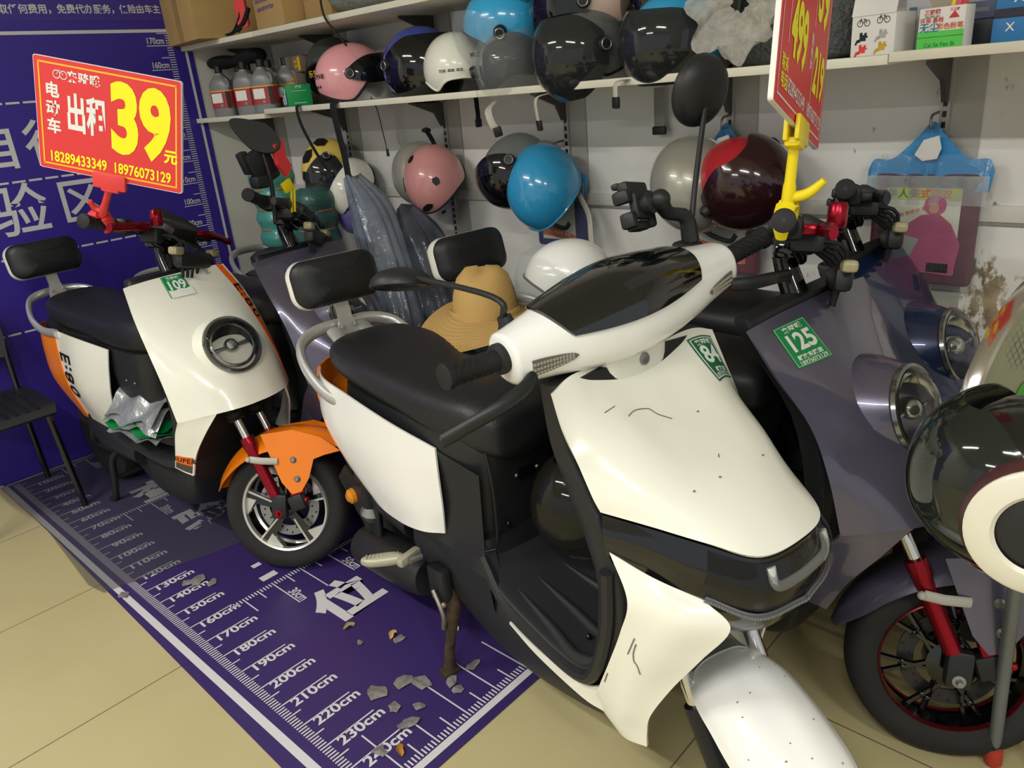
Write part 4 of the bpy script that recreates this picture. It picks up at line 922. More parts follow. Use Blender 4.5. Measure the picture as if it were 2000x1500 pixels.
def helmet(label, c, front, up, shell, visor=None, vr=(45, 138), vtilt=0, size=1.0, ear=122, brow=72, back=112, trim=black_r, decals=None, holes=None, hinge=True, strap=None, group='scooter helmets', vsc=1.1, name='helmet'):
    t = thing(name, label, 'helmet', group=group, M=aim(c, front, up))
    A, B, Cc = .118 * size, .138 * size, .125 * size
    def fm(az):  # az 0 = front, 90 = right
        x = abs((az + 180) % 360 - 180)
        return crl([V(brow, 0, 0), V(brow + 3, 0, 0), V(brow + 18, 0, 0), V(ear, 0, 0), V(ear, 0, 0), V((ear + back) / 2, 0, 0), V(back, 0, 0)], x / 180).x
    def pt(az, ph, k=1.0):
        a, p = radians(az), radians(ph); sq = 1.0 if ph < 90 else 1 - .10 * ((ph - 90) / 40) ** 2
        return V(A * k * sin(p) ** .92 * sin(a) * sq, B * k * sin(p) ** .92 * cos(a) * sq, Cc * k * cos(p))
    b = MB(); n = 48; m = 18
    out = [[pt(360 * j / n, fm(360 * j / n) * i / m) for j in range(n)] for i in range(1, m + 1)]
    inn = [[pt(360 * j / n, fm(360 * j / n) * i / m, .9) for j in range(n)] for i in range(m, 0, -1)]
    b.loft(out, True, False, 0); b.build('shell', shell, t, auto=60)
    b = MB(); b.loft([out[-1]] + inn, False, True); b.build('liner', foam, t, auto=60)
    b = MB(); r = out[-1]; b.tube(r + [r[0], r[1]], .0042 * size, 8); b.build('rim_trim', trim, t)
    if visor:
        rows = []
        for i in range(11):
            ph = vr[0] + (vr[1] - vr[0]) * i / 10; row = []
            for j in range(25):
                az = -92 + 184 * j / 24; e = abs(az) / 92
                p = ph if e < .55 else ph + (86 - ph) * ((e - .55) / .45) ** 2 * .62
                row.append(pt(az, p, vsc + .07 * (1 - e * e) + .05 * max(0, (ph - 90) / 45)))
            rows.append(row)
        if vtilt:
            R = Matrix.Translation(pt(90, 86) * 0) @ Matrix.Rotation(radians(vtilt), 4, 'X'); rows = [[R @ p for p in r] for r in rows]
        b = MB(); S = Surf(rows); S.mesh(b, 40, 20, .0025); b.build('visor', visor, t, auto=60)
        if hinge:
            for sg in (90, -90):
                b = MB(); q = pt(sg, 84, vsc + .03); b.lathe([(0, .008), (.017, .007), (.02, 0), (.021, -.012)], q, (1 if sg > 0 else -1, 0, 0), 20); b.lathe([(.012, .0085), (.014, .0095), (.016, .008)], q, (1 if sg > 0 else -1, 0, 0), 20, 1); b.build('visor_hinge', [black_p, steel], t)
    if decals:
        b = MB()
        for tx, az, ph, sz, mi in decals:
            o = pt(az, ph, 1.012); n_ = Vector((o.x / A ** 2, o.y / B ** 2, o.z / Cc ** 2)).normalized(); y = (V(0, 0, 1) - n_ * n_.z).normalized(); text(b, tx, sz, o + n_ * .001, y.cross(n_), y, mi=mi, bold=.02)
        b.build('lettering', [black_s, white_s, gold_s], t)
    if holes:
        for az, ph, w_, h_, rot in holes:
            b = MB(); o = pt(az, ph, 1.004); n_ = Vector((o.x / A ** 2, o.y / B ** 2, o.z / Cc ** 2)).normalized(); y = (V(0, 0, 1) - n_ * n_.z)
            y = y.normalized() if y.length > .1 else (V(0, 1, 0) - n_ * n_.y).normalized()
            M = basis(o - n_ * .002, y.cross(n_), y) @ Matrix.Rotation(rot, 4, 'Z')
            b.prism([(-w_, -h_ * .2), (-w_ * .3, -h_), (w_ * .55, -h_ * .7), (w_, h_ * .1), (w_ * .35, h_), (-w_ * .5, h_ * .75)], .0028, M); b.build('vent', black_s, t)
    if strap:
        col, drop = strap
        b = MB(); q = [Vector(p) for p in drop]; b.tube(q, .0105, 8, 5, flat=.18, up=(1, 0, 0)); b.build('chin_strap', col, t)
        b = MB(); b.box(q[-1], (.026, .012, .03), b=.004); b.build('buckle', black_p, t)
    return t


ZS = 1.399
pinkm = mat('pink_gloss_shell', 'eda6ab', .2, coat=.6); pinkm2 = mat('dusty_pink_shell', 'd39390', .28, coat=.5); skym = mat('sky_blue_gloss_shell', '2f97c9', .2, coat=.6); skym2 = mat('bright_blue_gloss_shell', '35a9dd', .2, coat=.6)
blum = mat('royal_blue_gloss_shell', '3b4aa8', .2, coat=.6); olive = mat('dark_olive_gloss_shell', '3f4441', .2, coat=.6); silv = mat('silver_grey_shell', 'a5a397', .32, .25, coat=.5); yelm = mat('yellow_gloss_shell', 'e6cb62', .22, coat=.6); blk = mat('black_gloss_shell', '101114', .12, coat=.7)
creamp = mat('cream_pink_shell', 'e4c6b4', .3, coat=.4); redm = mat('red_gloss_shell', 'b3222c', .3, coat=.4); maroon_d = mat('dark_maroon_visor', '2e1418', .15, coat=.5); greys = mat('grey_gloss_shell', '6d716f', .25, coat=.5)

helmet('dark olive grey gloss helmet behind the pink one on the shelf', (1.44, -.80, 1.515), (-.75, -.65, 0), (0, 0, 1), olive, None, size=1.06, decals=[('乐驾', 30, 92, .028, 2)])
helmet('glossy pink helmet with dark flip visor on the lower shelf', (1.335, -1.035, 1.482), (.8, -.62, .05), (0, 0, 1), pinkm, smoke, vr=(60, 100), size=1.0, ear=126, brow=78, back=104, decals=[('乐驾头盔', 150, 82, .018, 0)], holes=[(150 + 8 * k, 98, .0045, .0055, 0) for k in range(4)], strap=(strap_b, [(-.1, .06, -.08), (-.13, .075, -.13), (-.14, .08, -.2), (-.135, .085, -.3)]))
helmet('royal blue helmet with a large black wrap visor facing out', (1.345, -1.43, 1.487), (-.12, -1, 0), (0, 0, 1), blum, smoke, vr=(50, 134), size=1.08, vsc=1.12, strap=(strap_b, [(-.09, .05, -.09), (-.15, .09, -.10), (-.155, .10, -.15), (-.155, .10, -.20)]))
helmet('small cream cap helmet next to the blue black-visored helmet', (1.30, -1.655, 1.468), (-.55, -.8, 0), (0, 0, 1), cream, None, size=.92, ear=106, brow=103, back=104, trim=cream, decals=[('MILCO', -30, 72, .02, 0), ('== == ==', 20, 92, .02, 0), ('== ==', -50, 92, .02, 0)])
helmet('black helmet with a clear bubble visor under the bright blue helmet', (1.30, -1.90, 1.462), (-.55, -.5, -.1), (-.1, .2, 1), blk, clear_v, vr=(40, 135), size=.84, vsc=1.18, strap=(strap_g, [(.08, .05, -.08), (.10, .13, -.085), (.10, .15, -.12), (.09, .15, -.15)]))
helmet('bright sky blue helmet with clear visor stacked on top of others', (1.34, -1.855, 1.58), (-.45, .75, -.25), (-.3, -.12, 1), skym2, clear_v, vr=(48, 142), size=.98, vsc=1.2)
helmet('black helmet with long dark visor and white strap below the cream pink helmet', (1.31, -2.18, 1.474), (-.7, .35, -.1), (0, 0, 1), greys, smoke2, vr=(42, 140), size=.95, vsc=1.15, strap=(strap_g, [(.02, .12, -.085), (.02, .165, -.09), (.02, .172, -.13), (.02, .17, -.165)]))
helmet('large cream pink helmet with raised black visor on top of the pile', (1.38, -2.15, 1.60), (-.45, .75, -.15), (-.1, 0, 1), creamp, smoke, vr=(58, 120), size=1.05, vsc=1.14, vtilt=14, decals=[('.', -70, 80, .06, 0)])
helmet('sky blue helmet with a smoky black visor and white strap at the shelf edge', (1.32, -2.475, 1.478), (-.75, .3, 0), (-.1, 0, 1), skym2, smoke2, vr=(58, 134), size=.96, vsc=1.14, strap=(strap_g, [(.03, .12, -.085), (.03, .168, -.09), (.03, .174, -.12), (.03, .172, -.14)]))
helmet('glossy black helmet behind the smoky visored blue helmet', (1.475, -2.36, 1.60), (-.8, -.3, 0), (0, 0, 1), blk, smoke, size=1.05)
# hanging ones
W_ = XW
helmet('yellow helmet with black flame pattern hanging on the wall', (W_ - .155, -.655, 1.125), (-.42, -.3, -.85), (-.8, .55, .12), yelm, smoke2, vr=(46, 120), size=1.0, decals=[('@ &', 150, 70, .03, 0)], holes=[(70, 66, .03, .022, 0), (110, 84, .02, .016, .6), (-70, 66, .04, .032, 0), (-40, 40, .034, .026, .9), (-100, 40, .036, .03, 2.2), (-130, 70, .04, .03, .3), (40, 50, .02, .014, 2.2)], strap=(strap_b, [(.05, -.05, -.02), (.06, -.02, -.14), (.05, .0, -.2)]))
helmet('cream helmet hanging half hidden behind the yellow one', (W_ - .12, -.75, 1.04), (-.42, -.3, -.85), (-.6, .3, .4), cream, None, size=.98)
helmet('dusty pink helmet with black vent shapes hanging on the wall', (W_ - .14, -1.325, 1.085), (-.25, -.35, -.85), (-.93, -.05, .42), pinkm2, None, size=1.0, holes=[(92, 50, .034, .015, .1), (168, 28, .018, .016, .5), (-62, 44, .017, .016, 0), (4, 58, .034, .014, .2), (-10, 86, .014, .008, .1), (150, 58, .02, .006, 0)], decals=[('TAOYING', 140, 48, .017, 0)], strap=(strap_b, [(.0, -.12, -.04), (-.01, -.16, -.01), (-.02, -.19, .03)]))
helmet('grey green helmet hanging behind the dusty pink one', (W_ - .115, -1.215, 1.105), (-.2, -.3, -.9), (-.9, .3, .3), silv, None, size=.93, holes=[(120, 70, .011, .01, .4)])
helmet('dark grey helmet with long black visor hanging left of the sky blue one', (W_ - .16, -1.775, 1.135), (-.55, .55, -.55), (-.15, .55, .75), greys, smoke, vr=(50, 140), size=.9, vsc=1.14)
helmet('plain sky blue helmet hanging crown outwards on the wall', (W_ - .15, -1.885, 1.07), (-.15, -.28, -.9), (-.97, .05, .22), skym, None, size=1.08, ear=118, trim=skym, strap=(strap_g, [(-.09, .04, -.06), (-.11, .12, -.07), (-.11, .2, -.06), (-.11, .27, -.05)]))
helmet('silver grey helmet with red band hanging behind the round mirror', (W_ - .15, -2.46, 1.09), (-.2, -.3, -.75), (-.85, .55, .15), silv, None, size=1.02, trim=mat('pale_rim_trim', 'c9c7bb', .5), ear=116, brow=100, back=112)
helmet('red and dark maroon visored helmet hanging beside the silver grey one', (W_ - .15, -2.61, 1.10), (-.45, -.88, -.1), (-.35, .55, .75), redm, maroon_d, vr=(30, 140), size=.98, vsc=1.12)

# ---------------------------------------------------------------- lower shelf goods
def box_thing(name, label, cat, c, d, rz, m, extras=(), group=None, part='carton_body', tilt=0):
    t = thing(name, label, cat, (c[0], c[1], c[2]), rz, group); t.rotation_euler = (0, tilt, rz)
    b = MB(); b.box((0, 0, d[2] / 2), d, b=.002); b.build(part, m, t)
    for nm, mm, fn in extras:
        b = MB(); fn(b); b.build(nm, mm, t)
    return t


def bottle():
    t = thing('oil_bottle', 'b', 'bottle', group='grey engine oil bottles')
    gm = mat('grey_bottle_plastic', '7b7d7e', .35, .1)
    b = MB(); b.sloft([(0, 0, 0, .048, .028), (.006, 0, 0, .053, .033), (.08, 0, 0, .054, .034), (.125, 0, 0, .054, .034), (.15, 0, 0, .043, .03), (.172, 0, 0, .022, .019), (.182, 0, 0, .016, .016)], 'z', 24, 4, 3.2); b.xf(Matrix.Rotation(pi / 2, 4, 'Z')); b.build('bottle_body', gm, t)
    b = MB(); b.lathe([(0, .215), (.013, .214), (.0165, .21), (.0165, .185), (.014, .182)], (0, 0, 0), (0, 0, 1), 18); b.build('cap', black_p, t)
    b = MB(); b.sloft([(.036, 0, 0, .0548, .0348), (.105, 0, 0, .0548, .0348)], 'z', 24, 2, 3.2, cap=False); b.xf(Matrix.Rotation(pi / 2, 4, 'Z')); b.build('label_sleeve', mat('dark_red_label', 'a8383d', .5), t)
    b = MB(); b.sloft([(.105, 0, 0, .0552, .0352), (.109, 0, 0, .0552, .0352)], 'z', 24, 2, 3.2, cap=False); b.xf(Matrix.Rotation(pi / 2, 4, 'Z')); b.build('label_line', orange_s, t)
    b = MB(); b.box((-.0352, .012, .078), (.002, .05, .04)); b.build('label_patch', white_s, t)
    b = MB(); b.box((-.0352, -.04, .07), (.0015, .016, .07)); b.box((-.0355, -.005, .046), (.001, .012, .012), mi=1); b.build('label_stripe', [black_s, grey_s], t)
    b = MB(); b.tube([(-.02, -.036, .158), (-.026, -.05, .145), (-.03, -.052, .118)], .006, 8, 4); b.build('handle', gm, t)
    return t


b0 = bottle()
for k, (x, y, rz, lab) in enumerate([(1.262, -.165, -.35, 'leftmost grey oil bottle at the front edge with white label patch'), (1.36, -.165, -.3, 'grey oil bottle directly behind the leftmost front bottle'), (1.335, -.285, -.4, 'grey oil bottle half hidden left of the middle front bottle'), (1.255, -.39, -.35, 'middle front grey oil bottle with the widest red label'), (1.42, -.27, -.2, 'grey oil bottle in the back row near the corner'), (1.272, -.505, -.3, 'front grey oil bottle touching the green box'), (1.37, -.40, -.3, 'grey oil bottle behind the middle front bottle'), (1.385, -.515, -.3, 'grey oil bottle standing left of the small tan boxes'), (1.475, -.40, -.3, 'rearmost grey oil bottle against the back wall')]):
    M = Matrix.Translation((x, y, 1.3825)) @ Matrix.Rotation(rz + .9, 4, 'Z')
    if k == 0: b0.matrix_world = M; b0['label'] = lab
    else: dup(b0, M, lab)
b = MB(); b.sloft([(.0, 1.34, 1.612, .02, .008), (-.02, 1.34, 1.613, .05, .026), (-.09, 1.34, 1.613, .055, .03), (-.20, 1.34, 1.613, .035, .02), (-.31, 1.34, 1.617, .05, .028), (-.38, 1.34, 1.62, .048, .03), (-.41, 1.34, 1.62, .02, .012)], 'y', 24, 6, 2.2)
b.build('neck_pillow', mat('black_fabric', '0d0d0f', .9), None, 'black bone shaped pad lying across the tops of the oil bottles', 'pad')
purple_film = mat('lilac_plastic', '6a5a94', .35)
b = MB(); b.ell((1.50, -.12, 1.44), (.05, .07, .055)); b.build('plastic_pouch', purple_film, None, 'lilac plastic pouch tucked behind the oil bottles', 'pouch')

tan = mat('taupe_carton', '7d6c60', .75)
def tanx(b): b.box((-.0415, 0, .042), (.001, .03, .012)); b.box((-.0415, 0, .024), (.001, .032, .012))
for k, (x, y, z, lab) in enumerate([(1.42, -.575, ZS, 'bottom taupe box of the small stack by the green box'), (1.418, -.57, ZS + .0665, 'middle taupe box of the small stack by the green box'), (1.424, -.505, ZS + .133, 'top left taupe box balanced on the small stack'), (1.431, -.595, ZS + .133, 'top right taupe box of the small stack with orange end')]):
    box_thing('carton_box', lab, 'box', (x, y, z), (.08, .082, .065), -.15, tan, [('print', gold_s, tanx)] + ([('orange_label', orange_s, lambda b: b.box((-.041, -.03, .033), (.001, .02, .05)))] if k == 3 else []), 'small taupe boxes')


def gbx(b): b.box((-.0515, 0, .027), (.001, .098, .052), mi=0); b.tube([(-.053, -.03, .02), (-.053, -.02, .04), (-.053, .01, .03), (-.053, .03, .045)], .003, 6, 3, mi=1); b.tube([(-.053, -.025, .01), (-.053, -.028, .07)], .004, 6, mi=1); b.tube([(-.053, .02, .008), (-.053, .03, .03)], .004, 6, mi=1)
def gbt(b): text(b, '捷安', .013, (.0, -.052, .072), (1, 0, 0), (0, 0, 1), bold=.02); quad(b, (.0, -.0515, .058), (1, 0, 0), (0, 0, 1), .06, .002); quad(b, (.0, -.0515, .012), (1, 0, 0), (0, 0, 1), .05, .003); b.box((-.0515, .035, .07), (.001, .02, .012))
box_thing('parts_box', 'green carton box with a picture of metal pipes next to the pink helmet', 'box', (1.30, -.70, ZS), (.1, .1, .082), -.42, mat('green_carton', '0f9450', .45), [('picture', [mat('dark_teal_photo', '3a5a63', .5), mat('pale_steel_photo', 'a9bcc4', .4)], gbx), ('print', mat('pale_green_ink', 'b9dcc0', .5), gbt)])

whitec = mat('white_carton', 'dedcd8', .5)
def wbx(b):
    for (y, z, m_) in ((.022, .04, 0), (-.022, .043, 1), (.022, .016, 2), (-.022, .019, 3)):
        for dy, dz, ww, hh in ((0, 0, .014, .012), (.004, .008, .006, .006), (-.006, .007, .005, .006), (.01, -.006, .009, .005), (-.009, .002, .004, .004)): b.box((-.0415, y + dy, z + dz - .003), (.001, ww, hh), mi=m_)
        b.tube([(-.042, y + .008, z - .006), (-.042, y + .014, z - .012), (-.042, y + .015, z - .016)], .002, 6, 2, mi=m_)
    for y, z in ((.022, .068), (-.022, .071)):
        for dy in (-.008, .008): b.lathe([(.0052, 0), (.006, .0006), (.0068, 0)], (-.0412, y + dy, z - .002), (-1, 0, 0), 16, 4)
        b.tube([(-.042, y - .008, z - .002), (-.042, y - .003, z + .007), (-.042, y + .006, z + .006), (-.042, y, z - .002), (-.042, y - .003, z + .007)], .0006, 5, mi=4); b.tube([(-.042, y + .008, z - .002), (-.042, y + .006, z + .009)], .0006, 5, mi=4)
box_thing('parts_box', 'white carton printed with bicycles and four coloured bicycle parts', 'box', (1.292, -3.003, ZS), (.082, .098, .082), -.18, whitec, [('picture', [black_s, mat('silver_ink', 'a9a9ab', .4), red_s, gold_s, black_s], wbx), ('lid_flap', whitec, lambda b: (b.box((-.038, 0, .098), (.002, .098, .036), Matrix.Rotation(.25, 3, 'Y')), b.box((.0, .048, .095), (.07, .002, .03), mi=0)))])
greenc = mat('lime_green_print', '55c850', .5)
ink_r = mat('red_ink', 'c33a3a', .5); ink_t = mat('teal_ink', '147a8c', .5); ink_o = mat('orange_ink', 'd0622e', .5); ink_g = mat('dark_green_ink', '1f7a3a', .5)
def ckx(b):
    xq, yq = (0, -1, 0), (0, 0, 1)
    for tx, y, z, s_, m_ in (('三胶牌', .018, .071, .0105, 0), ('环保 高档', .018, .056, .0105, 0), ('无尘', .022, .042, .019, 1), ('彩色粉笔', -.018, .043, .0125, 2), ('Cai Se Fen Bi', .0, .010, .011, 3), ('San jiao pai', .018, .064, .0062, 3), ('三三胶', -.024, .073, .006, 0)): text(b, tx, s_, (-.0262, y, z), xq, yq, mi=m_, bold=.015)
    b.add([V(-.0262, -.024, .071), V(-.0262, -.034, .058), V(-.0262, -.014, .058)], [[0, 1, 2]], 0, False)
t = box_thing('chalk_box', 'white and lime green box of coloured chalk with an open lid', 'box', (1.262, -3.135, ZS), (.05, .088, .08), -.1, whitec, [('green_band', greenc, lambda b: (b.box((-.0253, 0, .013), (.001, .088, .026)), b.box((-.0254, 0, .03), (.0008, .088, .012)))), ('print', [ink_r, ink_t, ink_o, ink_g], ckx), ('lid_flap', mat('grey_carton_inside', 'a29a8a', .7), lambda b: b.box((.028, .02, .098), (.002, .05, .05), Matrix.Rotation(-.4, 3, 'X')))])
for k, (y, c_) in enumerate(((-.012, 'e0607a'), (-.02, 'd8483a'), (-.004, 'e6cf3a'))):
    b = MB(); b.tube([(1.262, -3.135 + y, ZS + .045), (1.262, -3.135 + y * 1.4 - .006, ZS + .092)], .0045, 10); b.build('chalk_stick', mat('chalk_' + c_, c_, .8), None, ['pink chalk stick poking out of the chalk box', 'red chalk stick poking out of the chalk box', 'yellow chalk stick poking out of the chalk box'][k], 'chalk')
bluec = mat('blue_carton', '2f79b4', .4); slate = mat('slate_blue_carton', '5c6a86', .5); darkc = mat('dark_navy_carton', '2c2f3d', .5)
box_thing('accessory_box', 'bright blue carton at the bottom right end of the shelf', 'box', (1.335, -3.275, ZS), (.1, .12, .048), -.05, bluec, [('print', white_s, lambda b: (text(b, 'X', .022, (-.051, .028, .030), (0, -1, 0), (0, 0, 1), bold=.01), b.box((-.0505, -.02, .03), (.001, .04, .008)), b.box((-.0505, -.03, .012), (.001, .014, .012))))], 'blue accessory boxes')
box_thing('accessory_box', 'dark and blue carton stacked on the bright blue carton', 'box', (1.337, -3.277, ZS + .0485), (.1, .12, .05), -.05, bluec, [('dark_stripe', darkc, lambda b: b.box((-.0505, 0, .008), (.001, .12, .016))), ('print', white_s, lambda b: (text(b, 'X', .026, (-.0515, .02, .034), (0, -1, 0), (0, 0, 1), bold=.01), b.box((-.0508, -.02, .034), (.001, .03, .008))))], 'blue accessory boxes')
box_thing('accessory_box', 'white carton with small print on top of the blue cartons', 'box', (1.34, -3.27, ZS + .099), (.1, .11, .04), -.05, whitec, [('print', mat('purple_ink', '6a5a9a', .5), lambda b: text(b, 'K O', .016, (-.051, .0, .018), (0, -1, 0), (0, 0, 1)))], 'blue accessory boxes')
box_thing('accessory_box', 'black carton standing right of the chalk box', 'box', (1.40, -3.165, ZS), (.08, .08, .052), 0, darkc, (), 'slate accessory boxes')
box_thing('accessory_box', 'slate blue carton on the black carton right of the chalk box', 'box', (1.40, -3.17, ZS + .0525), (.08, .085, .034), .05, slate, [('print', grey_s, lambda b: b.box((-.0405, 0, .018), (.001, .03, .008)))], 'slate accessory boxes')
box_thing('accessory_box', 'pale grey carton behind the bicycle part carton', 'box', (1.40, -3.06, ZS), (.08, .07, .11), 0, mat('pale_grey_carton', 'b5b8b8', .5), [('print', slate, lambda b: (b.box((-.0405, .02, .07), (.001, .015, .04)), b.box((-.0405, -.01, .035), (.001, .03, .01))))])

# bubble wrapped parcel with a gathered plastic knot
wrapm = mat('bubble_wrap_over_black', '4a4d4e', .3, noise=.45, nscale=90, bump=.8, bscale=120)
t = thing('wrapped_parcel', 'parcel in bubble wrap with a gathered plastic knot on the shelf', 'parcel', (1.40, -2.79, ZS))
b = MB(); b.sloft([(0, 0, 0, .10, .115, 3.5), (.02, 0, 0, .115, .15, 3.5), (.1, 0, 0, .118, .155, 3.2), (.2, 0, 0, .11, .145, 3), (.235, 0, 0, .09, .12, 3)], 'z', 32, 5, 3.4); b.build('wrap', wrapm, t)
plast = mat('crinkled_clear_plastic', 'c2bfb4', .22, alpha=.62, noise=.2, nscale=60, bump=.5, bscale=60)
b = MB(); rings = []
for i, (r, d) in enumerate([(.10, -.02), (.07, .012), (.03, .03), (.018, .045), (.045, .06), (.085, .066), (.1, .075)]):
    rings.append([V(-.11 - d, .10 + r * 1.15 * cos(a) * (1 + .18 * sin(a * 7 + i)), .14 + r * sin(a) * (1 + .2 * sin(a * 6 + 2 * i)) - (.02 if i > 4 else 0)) for a in [2 * pi * j / 60 for j in range(60)]])
b.loft(rings, False, False); b.build('plastic_knot', plast, t)

# ---------------------------------------------------------------- upper shelf goods
card = mat('brown_cardboard', 'b3945f', .8, noise=.06, nscale=12); card2 = mat('shaded_brown_cardboard', 'a78a58', .8, noise=.06, nscale=12); tape = mat('brown_parcel_tape', '9c7f4e', .4)
ZU = 1.694
box_thing('cardboard_box', 'large brown cardboard box in the left corner of the upper shelf', 'box', (1.315, -.165, ZU), (.36, .36, .34), -.12, card, [('tape_strip', tape, lambda b: (b.box((-.181, .0, .10), (.001, .05, .2)), b.box((0, -.181, .3), (.3, .001, .05))))], 'cardboard boxes')
def pr_(b):
    for k in range(3): text(b, 'DDGHS 8RRR0029' if k < 2 else '66FAH8 PHTESH', .02, (-.151, .02, .13 - .03 * k), (0, -1, .02), (0, 0, 1), bold=.02)
box_thing('cardboard_box', 'brown cardboard box with purple stamped print on the upper shelf', 'box', (1.365, -.745, ZU), (.30, .24, .26), -.1, card, [('stamped_print', mat('violet_stamp_ink', '5c4f96', .6), pr_)], 'cardboard boxes')
box_thing('cardboard_box', 'darker brown cardboard box right of the stamped cardboard box', 'box', (1.40, -.99, ZU), (.26, .2, .2), -.1, card2, [('tape_strip', tape, lambda b: b.box((-.131, 0, .08), (.001, .16, .012)))], 'cardboard boxes')
t = thing('red_headset', 'red plastic piece with black straps squeezed between the two cardboard boxes', 'bag', (1.225, -.53, ZU))
b = MB(); b.prism(rpoly(.05, .11, .015), .016, basis((0, 0, .075), (.4, -1, 0), (0, 0, 1))); b.build('red_shell', red_p, t)
b = MB(); b.tube([(.0, .0, .10), (-.015, .01, .05), (-.015, .07, .012), (-.01, .14, .006)], .011, 8, 5, flat=.4); b.tube([(.01, -.03, .09), (-.015, -.02, .04), (-.02, .04, .01)], .01, 8, 5, flat=.4); b.build('strap', strap_b, t)
b = MB(); b.sloft([(-1.10, 1.36, ZU + .09, .10, .06), (-1.13, 1.36, ZU + .1, .15, .095), (-1.4, 1.36, ZU + .1, .16, .1), (-1.72, 1.36, ZU + .09, .14, .085), (-1.76, 1.36, ZU + .08, .08, .05)], 'y', 30, 8, 3); b.build('bubble_wrap_roll', mat('bubble_wrap_grey', '8a8d8c', .25, noise=.35, nscale=70, bump=.8, bscale=90), None, 'bubble wrapped roll lying on the upper shelf', 'roll')
b = MB(); b.tube([(1.197, -1.11, 1.80), (1.194, -1.115, 1.70), (1.196, -1.16, 1.64), (1.22, -1.19, 1.585)], .004, 8, 6); b.build('black_cable', black_r, None, 'thin black cable hanging over the upper shelf edge', 'cable')

# loose straps hanging down from the lower shelf edge and a grey one on the wall
for lab, pts, c_, w_ in (('long black webbing strap hanging past the yellow helmet', [(1.21, -.845, 1.402), (1.19, -.85, 1.395), (1.19, -.86, 1.33), (1.21, -.9, 1.22), (1.23, -.95, 1.13)], strap_b, .011), ('wide black strap hanging below the pink shelf helmet', [(1.21, -1.09, 1.402), (1.19, -1.09, 1.39), (1.192, -1.095, 1.3), (1.2, -1.1, 1.2), (1.2, -1.105, 1.06)], strap_b, .02), ('grey webbing strap with black clip hanging on the wall', [(1.555, -2.27, 1.36), (1.553, -2.27, 1.3), (1.55, -2.272, 1.235)], mat('grey_nylon', '8b8981', .7), .018)):
    t = thing('webbing_strap', lab, 'strap', (0, 0, 0)); b = MB(); b.tube(pts, w_, 8, 6, flat=.15, up=(0, 1, 0)); b.build('webbing', c_, t)
    b = MB(); b.box(pts[-1], (.014, w_ * 2.6, .025), b=.004); b.build('clip', black_p, t)
# ---------------------------------------------------------------- price signs
def sign(label, M, w, h, draw, clip_m, foot, name='price_sign'):
    t = thing(name, label, 'sign', M=M)
    b = MB(); b.prism(rpoly(w, h, .006, 3), .008, Matrix.Translation((0, 0, -.008))); b.build('board_core', white_s, t)
    b = MB(); b.prism(rpoly(w - .003, h - .003, .006, 3), .0006, Matrix.Translation((0, 0, 0))); f = b.build('board_face', red_s, t)
    for nm, m, fn in draw:
        b = MB(); fn(b); b.build(nm, m, f)
    F = M.inverted() @ Vector(foot); k = V(0, -h / 2, -.004)
    b = MB(); b.box(k + V(0, -.004, .010), (.09, .04, .008), b=.003); b.box(k + V(0, -.004, -.010), (.07, .04, .008), b=.003); b.box(k + V(0, -.024, 0), (.05, .016, .026), b=.005); b.build('board_clip', clip_m, t)
    d = F - k; b = MB(); b.tube([k + d * .12, k + d * .55, k + d * .6, k + d * .8], [.0085, .0095, .011, .0115], 14); b.tube([k + d * .72 + V(.004, 0, 0), k + d * .68 + (V(.0, 0, .03) if foot[0] > .4 else V(-.025, 0, 0)), k + d * .54 + (V(.0, 0, .055) if foot[0] > .4 else V(-.045, 0, 0))], [.010, .009, .006], 10, 4); b.build('clip_stem', clip_m, t)
    b = MB(); ax = d.normalized(); x = V(1, 0, 0); x = (x - ax * x.dot(ax)).normalized(); z = ax.cross(x)
    for sg in (1, -1):
        b.tube([k + d * .8 + x * sg * .008, F - ax * .02 + x * sg * .026, F + x * sg * .027, F + ax * .022 + x * sg * .02], [.011, .010, .009, .006], 10, 5, flat=1.6, up=tuple(x))
    b.build('clip_jaw', clip_m, t)
    return t


def frame_lines(b, w, h, th, m=0):
    for sx, sy, ww, hh in ((0, h / 2, w + th, th), (0, -h / 2, w + th, th), (w / 2, 0, th, h), (-w / 2, 0, th, h)): quad(b, (sx, sy, .0012), (1, 0, 0), (0, 1, 0), ww, hh)


X3, Y3 = (1, 0, 0), (0, 1, 0)
yaw, roll = -.966, -.253
Xs = Vector((cos(yaw), sin(yaw), 0)); Ys = Vector((0, 0, 1)); xr = Xs * cos(roll) + Ys * sin(roll); yr = -Xs * sin(roll) + Ys * cos(roll)
M1 = basis((.22, -1.489, 1.399), xr, yr); zl = .0014
def tx(b, s, sz, x, y, **k): text(b, s, sz, (x, y, zl), X3, Y3, **k)
def s1w(b):
    for ch, y in (('电', .058), ('动', .014), ('车', -.03)): tx(b, ch, .039, -.148, y, bold=.03)
    tx(b, '出租', .098, -.058, .006, bold=.03, sx=.57); tx(b, '来骑哦', .028, -.062, .098, bold=.03, sp=1.15)
    for q in (-.133, -.115):
        b.lathe([(.0085, 0), (.0095, .0004), (.0105, 0)], (q, .1, zl), (0, 0, 1), 20)
    b.tube([(-.133, .1, zl), (-.124, .112, zl), (-.115, .1, zl)], .0012, 5)
def s1n(b): tx(b, '39', .225, .085, .013, bold=.045, sx=.72)
def s1p(b): tx(b, '18289433349  18976073129', .037, .0, -.105, bold=.02, sx=.78); tx(b, '元', .036, .166, -.052, bold=.04)
gripR = tuple((orange_t.matrix_basis @ KO @ P(-.425, .272, 1.078)))
